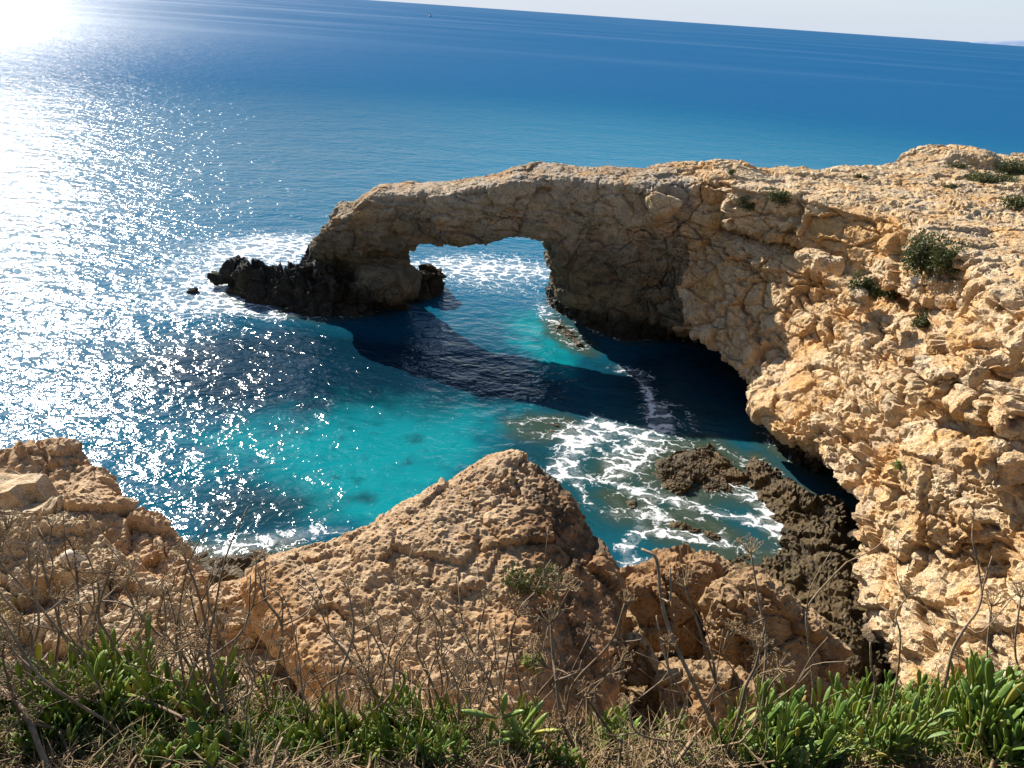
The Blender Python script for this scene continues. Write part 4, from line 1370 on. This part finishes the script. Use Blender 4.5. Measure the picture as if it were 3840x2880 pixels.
for _ in range(84):
    plant(random.uniform(1640, 2280), random.uniform(1535, 1680), LP, 1.1, 1.75, 'fleshy green leafy plant in the dense clump below the sunlit cliff', 'leafy plants at lower right')
for _ in range(18):
    plant(random.uniform(1640, 1760), random.uniform(1580, 1680), LP, 0.8, 1.1, 'fleshy green leafy plant in the dense clump below the sunlit cliff', 'leafy plants at lower right')
for _ in range(34):
    plant(random.uniform(110, 480), random.uniform(1560, 1640), LP, 1.05, 1.5, 'fleshy green leafy plant in the left clump under the fallen stem', 'leafy plants at lower left')
for _ in range(12):
    plant(random.uniform(-40, 130), random.uniform(1530, 1680), LP, 0.7, 1.0, 'fleshy green leafy plant in the left clump under the fallen stem', 'leafy plants at lower left')
for _ in range(30):
    plant(random.uniform(540, 820), random.uniform(1585, 1680), LP, 0.65, 1.0, 'small green leafy plant among twigs below the great boulder', 'leafy plants below the great boulder')
for _ in range(24):
    plant(random.uniform(820, 1020), random.uniform(1595, 1680), LP, 0.65, 1.0, 'small green leafy plant among twigs below the great boulder', 'leafy plants below the great boulder')
for _ in range(18):
    plant(random.uniform(1050, 1640), random.uniform(1610, 1690), LP, 0.5, 0.85, 'small green leafy plant among twigs below the great boulder', 'leafy plants below the great boulder')
for (px, py) in [(425, 1668), (455, 1672), (500, 1668), (395, 1675), (470, 1690)]:
    plant(px, py, LR, 1.2, 1.6, 'round-leaved green plant at the bottom edge left of centre', 'round-leaved plants at the bottom edge')
for (px, py) in [(185, 1585), (215, 1575), (240, 1590), (300, 1590), (340, 1590)]:
    plant(px, py, LR, 1.3, 1.7, 'round-leaved bright plant in the left leafy clump', 'round-leaved plants in the left clump')

# bright finger-leaved succulent in the middle
sc_root = empty('succulent', gpoint(1120, 1640))
g = np.array(sc_root.location)
sp = MB()
ctr = at_y(*q(1120, 1585), g[1] - 0.05)
sp.tube([np.zeros(3) - [0, 0, .02], (ctr - g) * 0.5, ctr - g], [0.006, 0.006, 0.005], 6, 3)
sp.build('stem', M_GREENSTEM, sc_root)
sl_ = MB()
for (a, b, w) in [((1075, 1552), (1000, 1532), 15), ((1065, 1555), (1048, 1610), 14), ((1085, 1545), (1092, 1500), 16), ((1100, 1540), (1130, 1600), 26), ((1090, 1550), (1140, 1590), 24), ((1125, 1580), (1165, 1512), 15),
                  ((1140, 1590), (1180, 1540), 14), ((1150, 1585), (1208, 1567), 17), ((1120, 1595), (1055, 1608), 18), ((1130, 1590), (1085, 1582), 16), ((1135, 1600), (1172, 1620), 20), ((1110, 1585), (1140, 1575), 16), ((1150, 1600), (1170, 1570), 12), ((1085, 1552), (1125, 1530), 14), ((1060, 1560), (1090, 1600), 16), ((1120, 1600), (1115, 1640), 15)]:
    y = ctr[1] + random.uniform(-0.035, 0.035)
    A, B = at_y(*q(*a), ctr[1]) - g, at_y(*q(*b), y) - g
    L = np.linalg.norm(B - A)
    sl_.leaf(A, B - A, L, w * 0.00115, 0.0042, random.uniform(-0.12, 0.2), 0.1, random.uniform(-.4, .4), 0.6)
sl_.build('foliage', M_LEAF2, sc_root)
tag(sc_root, 'bright yellow-green succulent with thick finger leaves at the bottom centre', 'succulent')


def flowering(px, py, h, R0, label, heads=1):
    p = gpoint(px, py)
    p[2] = ground_at(p[0], p[1])
    root = empty('flowering_plant', p)
    sts, hd = [], []
    for k in range(heads):
        st = MB()
        sts.append(st)
        tip = np.array([random.gauss(0, .03) * (k > 0), -0.02 + random.gauss(0, .03) * (k > 0), h * random.uniform(0.8, 1) if k else h])
        st.tube([(0, 0, -0.02), tip * 0.5 + rv(.006), tip], [.004, .0035, .003], 6, 3)
        m = MB()
        for i in range(13):
            a, s_ = random.uniform(0, 6.28), math.sqrt((i + .5) / 13) * 1.1
            d = np.array([math.cos(a) * math.sin(s_), math.sin(a) * math.sin(s_), math.cos(s_)])
            e = tip + d * R0
            m.tube([tip, tip + d * R0 * .5 + [0, 0, -.002], e], [.0013, .0011, .001], 4, 2, False)
            for j in range(16):
                m.lump(e + rv(R0 * 0.14), random.uniform(.0018, .0032))
        hd.append(m)
    for i in range(6):
        a = random.uniform(0, 6.28)
        st.leaf((0, 0, h * 0.3 * random.random()), (math.cos(a), math.sin(a), 1.1), 0.05, 0.009, .0015, 0.1, 0.3)
    for st in sts:
        st.build('stem', M_GREENSTEM, root)
    for m in hd:
        m.build('flower_head', M_FLOWER, root)
    tag(root, label, 'flowering plant')


flowering(1790, 1690, 0.17, 0.040, 'largest yellow-green flower head among the leaves at lower right', 1)
flowering(1700, 1690, 0.12, 0.020, 'small budding yellow-green flower left of the largest flower head', 1)
flowering(1735, 1740, 0.09, 0.026, 'yellow-green buds at the bottom edge under the largest flower head', 2)
flowering(1195, 1720, 0.07, 0.026, 'pale yellow-green flower buds at the bottom edge below the succulent', 2)
flowering(585, 1570, 0.24, 0.026, 'small yellow-green flower head before the stony slope left of the boulder', 1)

# --- grass and litter, nobody could count them
def ribbons(n, px, py, length, width, spread, mat, name, label, cat, droop=0.5, lift=0.0):
    V, F = [], []
    for _ in range(n):
        p = gpoint(random.uniform(*px), random.uniform(*py))
        b = np.array([p[0], p[1], ground_at(p[0], p[1]) - 0.005 + random.random() * lift])
        a = random.uniform(0, 6.28)
        L = random.uniform(*length)
        s = random.uniform(*spread)
        d = np.array([math.cos(a) * math.sin(s), math.sin(a) * math.sin(s), math.cos(s)])
        sd = np.array([-math.sin(a), math.cos(a), 0])
        k0 = len(V)
        for i in range(5):
            u = i / 4
            c = b + d * L * u + np.array([d[0], d[1], -0.8]) * droop * L * u * u
            w = width * (1 - u) ** 0.7 * 0.5 + 0.0002
            V += [c - sd * w, c + np.array([0, 0, w * .35]), c + sd * w, c - np.array([0, 0, w * .35])]
            if i:
                for k in range(4):
                    F.append((k0 + 4 * (i - 1) + k, k0 + 4 * (i - 1) + (k + 1) % 4, k0 + 4 * i + (k + 1) % 4, k0 + 4 * i + k))
    o = mesh_obj(name, np.array(V), F, mat)
    return tag(o, label, cat, kind='stuff')


ribbons(2300, (-400, 620), (1540, 1690), (0.08, 0.2), 0.0032, (0.05, 0.7), M_GRASS, 'grass', 'thin green and straw grass blades between the stems at left', 'grass')
ribbons(2600, (620, 2600), (1570, 1700), (0.05, 0.15), 0.003, (0.05, 0.8), M_GRASS, 'grass', 'short grass blades along the bottom edge and right', 'grass')
M_HAY = stem_material('straw', (0.20, 0.135, 0.055), (0.36, 0.25, 0.115), (0.13, 0.08, 0.035))
ribbons(3200, (-400, 1700), (1550, 1700), (0.06, 0.19), 0.0028, (0.1, 1.1), M_HAY, 'dry_grass', 'golden brown dry grass tangled among the stems along the bottom', 'dry grass', 0.6, 0.04)
ribbons(1000, (1700, 2600), (1560, 1700), (0.06, 0.19), 0.0028, (0.1, 1.1), M_HAY, 'dry_grass', 'straw coloured dry grass poking through the leaves at lower right', 'dry grass', 0.6, 0.08)
ribbons(260, (-90, 60), (1300, 1420), (0.15, 0.35), 0.004, (0.05, 0.5), M_GRASS, 'grass', 'fresh green grass tuft at the left edge by the outcrop', 'grass')


def litter(n, px, py, name, label):
    V, F = [], []
    for _ in range(n):
        p = gpoint(random.uniform(*px), random.uniform(*py))
        b = np.array([p[0], p[1], ground_at(p[0], p[1]) + random.random() ** 2 * 0.07])
        a = random.uniform(0, 6.28)
        L = random.uniform(0.03, 0.16)
        el = random.gauss(0.1, 0.4)
        d = np.array([math.cos(a) * math.cos(el), math.sin(a) * math.cos(el), math.sin(el)])
        cv = rv(0.35)
        s = np.cross(d, [0.1, 0.2, 1])
        s /= np.linalg.norm(s)
        o = np.cross(d, s)
        r = random.uniform(0.0006, 0.0022) if random.random() < .8 else random.uniform(.002, .0035)
        flat = 1.0 if random.random() < 0.65 else random.uniform(1.5, 3.5)
        k0 = len(V)
        for i in range(5):
            u = i / 4
            c = b + d * L * (u - .5) + cv * L * (u - .5) ** 2
            for k in range(4):
                t_ = k * math.pi / 2
                V.append(c + r * (math.cos(t_) * s * flat + math.sin(t_) * o) * (1 - .5 * u))
            if i:
                for k in range(4):
                    F.append((k0 + 4 * (i - 1) + k, k0 + 4 * (i - 1) + (k + 1) % 4, k0 + 4 * i + (k + 1) % 4, k0 + 4 * i + k))
    ob = mesh_obj(name, np.array(V), F, M_LITTER)
    return tag(ob, label, 'litter', kind='stuff')


litter(8000, (-400, 2600), (1545, 1720), 'dry_litter', 'tangled dry twigs and dead leaves matting the ground')
litter(900, (-60, 560), (1440, 1560), 'dry_litter', 'scattered twigs on the stony slope at left')


# --- shrubs on the cliff
def shrub(o, px, py, rx, rz, n, label, mat=None, leaf=0.075, cat='shrub', name='shrub', depth=0.7, sink=0.3, dens=1.0):
    loc, nor = hit(o, px, py)
    if loc is None:
        return
    n = int(n * dens)
    root = empty(name, loc)
    br, lf = MB(), MB()
    lobes = [np.array([random.uniform(-.6, .6) * rx, random.uniform(-.5, .4) * rx * depth, random.uniform(0.0, .55) * rz]) for _ in range(max(4, n // 90))]
    for c in lobes:
        br.tube([(0, 0, -0.05), c * 0.5 + rv(0.03 * rx), c], [0.02 * rx + .004, 0.013 * rx + .003, .004], 5, 2)
    V, F = [], []
    for _ in range(n):
        c = random.choice(lobes)
        d = rv(1.0)
        d /= np.linalg.norm(d)
        p = c + d * np.array([rx * .42, rx * .42 * depth, rz * .42]) * random.uniform(0.35, 1.0) * random.uniform(.7, 1.1)
        t1 = d * 0.6 + rv(.6) + np.array([0, 0, .5])
        t1 /= np.linalg.norm(t1)
        s = np.cross(t1, rv(1))
        s /= np.linalg.norm(s)
        L, w = leaf * random.uniform(.6, 1.3), leaf * .32
        k = len(V)
        V += [p, p + t1 * L * .5 + s * w, p + t1 * L, p + t1 * L * .5 - s * w]
        F.append((k, k + 1, k + 2, k + 3))
    br.build('branch', M_STEM, root)
    mesh_obj('foliage', np.array(V), F, mat or M_SHRUB, root, smooth=False)
    tag(root, label, cat)


bpy.context.view_layer.update()
shrub(cliff, 1998, 580, 0.95, 1.25, 5200, 'largest dark green bush in the hollow of the right cliff')
shrub(cliff, 2056, 578, 0.75, 0.75, 2800, 'lower dark bush touching the right side of the largest one')
shrub(cliff, 1858, 618, 0.40, 0.45, 900, 'small round bush alone on the cliff left of the largest bush')
shrub(cliff, 1890, 645, 0.27, 0.36, 500, 'left one of the twin tufts below the small round bush')
shrub(cliff, 1914, 643, 0.27, 0.36, 500, 'right one of the twin tufts below the small round bush')
shrub(cliff, 1990, 706, 0.36, 0.6, 1100, 'upright bush on the rubble below the largest bush')
shrub(cliff, 2140, 392, 1.3, 0.5, 3000, 'long low bush on the clifftop at the right edge')
shrub(cliff, 2196, 372, 1.1, 0.7, 2600, 'taller clifftop bush reaching out of the picture at the right edge')
shrub(cliff, 2200, 448, 0.7, 0.55, 1800, 'dark bush in the cleft below the clifftop bushes')
shrub(cliff, 2066, 360, 0.6, 0.18, 500, 'flat dark cushion plant beside the mound on the clifftop')
shrub(cliff, 1617, 446, 0.55, 0.45, 900, 'dry greyish tuft on the ledge under the massive top layer')
shrub(cliff, 1682, 436, 0.5, 0.55, 1100, 'green tuft on the ledge right of the dry greyish one')
shrub(cliff, 2052, 406, 0.35, 0.14, 300, 'thin green cushion plant on the pale clifftop')
shrub(cliff, 1578, 374, 0.22, 0.14, 200, 'tiny grey-green tuft on the rim above the arch landing')
shrub(cliff, 1862, 383, 0.25, 0.12, 200, 'tiny dark tuft in a clifftop crack')
shrub(cliff, 1945, 1012, 0.22, 0.22, 260, 'dry grassy tuft alone low on the sunlit wall', mat=M_GRASS)
bl_ = bpy.data.objects['boulder']
shrub(bl_, 1150, 1262, 0.34, 0.26, 900, 'dark weed in the hollow on the great boulder', leaf=0.035, cat='weed', name='weed')
shrub(bl_, 1150, 1440, 0.10, 0.16, 260, 'thin green weed hanging low on the great boulder', leaf=0.04, cat='weed', name='weed', mat=M_GRASS)

# loose stones under the largest bush
for (px, py, r, lab) in [(2034, 622, .30, 'pale loose stone leaning under the right end of the largest bush'), (2008, 650, .22, 'loose stone below the white plastic bag'),
                         (2046, 656, .26, 'lower loose stone between the bag and the big round rock face'), (1984, 662, .2, 'small loose stone above the upright bush')]:
    l, _ = hit(cliff, px, py)
    l = np.array(l)
    rock('loose_stone', M_CLIFF, l - r * 1.7, l + r * 1.7, r / 8, lambda X, Y, Z: rbox(X, Y, Z, l, (r, r * .8, r * .7), px * 1.3, r * .3), karst(r * .8, 1.6 / r * .5, int(px)), lab, 'stone', sub=1)

# white scrap beside the largest bush
loc, _ = hit(cliff, 1972, 614)
m = MB()
for i in range(6):
    for j in range(6):
        u, v = i / 5 - .5, j / 5 - .5
        m.V.append(np.array([u * .26, 0.08 * math.sin(3 * u + 5 * v) - 0.05 + random.gauss(0, .008), v * .30 * (1 - .4 * abs(u)) + .1 + .05 * math.sin(6 * u)]))
for i in range(6):
    for j in range(6):
        m.V.append(m.V[6 * i + j] + np.array([0, .05 * math.cos(math.pi * (i / 5 - .5)) * math.cos(math.pi * (j / 5 - .5)) + .01, 0]))
for b, fl in ((0, 1), (36, -1)):
    for i in range(5):
        for j in range(5):
            f_ = (b + 6 * i + j, b + 6 * i + 6 + j, b + 6 * i + 7 + j, b + 6 * i + j + 1)
            m.F.append(f_[::fl])
ed = [6 * i for i in range(6)] + [30 + j for j in range(1, 6)] + [6 * i + 5 for i in range(4, -1, -1)] + [j for j in range(4, 0, -1)]
for a, b in zip(ed, ed[1:] + ed[:1]):
    m.F.append((a, b, b + 36, a + 36))
t = NT('white_plastic')
t.surface(t.n('ShaderNodeBsdfPrincipled', {'Base Color': (0.8, 0.79, 0.75, 1), 'Roughness': 0.5}))
so_ = m.build('plastic_bag', t.m)
so_.location = loc
tag(so_, 'crumpled white plastic bag caught beside the largest bush', 'litter')

# driftwood on the left outcrop
A, B = gpoint(132, 1222), gpoint(214, 1240)
oc = [o for o in bpy.data.objects if o.name.startswith('rock_outcrop')]
pts = []
for (px, py) in [(134, 1212), (150, 1205), (168, 1212), (190, 1226), (213, 1240)]:
    best = None
    for o in oc + [ground]:
        l, _ = hit(o, px, py)
        if l is not None and (best is None or l.length_squared < best.length_squared):
            best = l
    pts.append(np.array(best))
y0 = np.median([p[1] for p in pts])
pts = [at_y(*q(px, py), y0 - 0.15 + 0.04 * i) for i, (px, py) in enumerate([(134, 1212), (150, 1203), (168, 1210), (190, 1224), (213, 1240)])]
c0 = pts[0].copy()
m = MB()
m.tube([p - c0 for p in pts], [0.05, 0.085, 0.075, 0.05, 0.015], 8, 4)
m.tube([pts[1] - c0, pts[2] - c0 + [0, 0, 0.10], pts[3] - c0 + [-.03, 0, .12]], [0.03, 0.022, 0.008], 6, 3)
m.tube([pts[0] - c0, pts[1] - c0 + [-.1, 0, -0.12], pts[2] - c0 + [-.1, 0, -.16]], [0.035, 0.028, 0.012], 6, 3)
dw = m.build('driftwood', stem_material('bleached_wood', (0.42, 0.35, 0.26), (0.56, 0.48, 0.37), (0.40, 0.33, 0.24)))
dw.location = c0
tag(dw, 'bleached grey driftwood root lying on the left outcrop', 'driftwood')
SKY_ROT = SUN_AZ
# ------------------------------------------------------------------ light, sky, camera
world = bpy.data.worlds.new('World')
SC.world = world
world.use_nodes = True
wt = world.node_tree
bg = wt.nodes['Background']
sky = wt.nodes.new('ShaderNodeTexSky')
sky.sky_type = 'NISHITA'
sky.sun_disc = False
sky.sun_elevation = SUN_EL
sky.sun_rotation = SKY_ROT
sky.altitude = 0
sky.air_density = 1.0
sky.dust_density = 0.35
sky.ozone_density = 3.0
# pale milky band low over the sea
gen = wt.nodes.new('ShaderNodeTexCoord')
sep = wt.nodes.new('ShaderNodeSeparateXYZ')
wt.links.new(gen.outputs['Generated'], sep.inputs[0])
low = wt.nodes.new('ShaderNodeMapRange')
low.interpolation_type = 'SMOOTHSTEP'
for k, v in (('From Min', 0.0), ('From Max', 0.16), ('To Min', 0.92), ('To Max', 0.0)):
    low.inputs[k].default_value = v
wt.links.new(sep.outputs[2], low.inputs['Value'])
tone = wt.nodes.new('ShaderNodeMix')
tone.data_type = 'RGBA'
tone.inputs[7].default_value = (4.2, 4.75, 5.6, 1)
wt.links.new(low.outputs[0], tone.inputs[0])
wt.links.new(sky.outputs[0], tone.inputs[6])
wt.links.new(tone.outputs[2], bg.inputs['Color'])
bg.inputs['Strength'].default_value = 0.066

sl = bpy.data.lights.new('sun', 'SUN')
sl.energy = 5.0
sl.angle = R(0.5)
sl.color = (1.0, 0.94, 0.85)
so = bpy.data.objects.new('sun', sl)
to_sun = Vector((math.sin(SUN_AZ) * math.cos(SUN_EL), math.cos(SUN_AZ) * math.cos(SUN_EL), math.sin(SUN_EL)))
so.rotation_euler = to_sun.to_track_quat('Z', 'Y').to_euler()
so.location = (-10, 10, 30)
COL.objects.link(so)

cam = bpy.data.cameras.new('camera')
cam.sensor_fit = 'HORIZONTAL'
cam.angle = R(67.3)
cam.clip_start = 0.05
cam.clip_end = 60000
co = bpy.data.objects.new('camera', cam)
fwd = Vector((0, math.cos(PITCH), -math.sin(PITCH)))
up0 = Vector((0, math.sin(PITCH), math.cos(PITCH)))
rt0 = Vector((1, 0, 0))
# image axes expressed in the level frame
rt = rt0 * math.cos(ROLL) - (-up0) * math.sin(ROLL)
dn = rt0 * math.sin(ROLL) + (-up0) * math.cos(ROLL)
m = Matrix((rt, -dn, -fwd)).transposed().to_4x4()
m.translation = (0, 0, CAM_H)
co.matrix_world = m
COL.objects.link(co)
SC.camera = co
SC.view_settings.view_transform = 'Standard'
SC.view_settings.look = 'None'
SC.view_settings.exposure = 1.22
SC.view_settings.gamma = 1.0
SC.view_settings.use_curve_mapping = False
SC.cycles.max_bounces = 6
SC.cycles.sample_clamp_indirect = 4.0
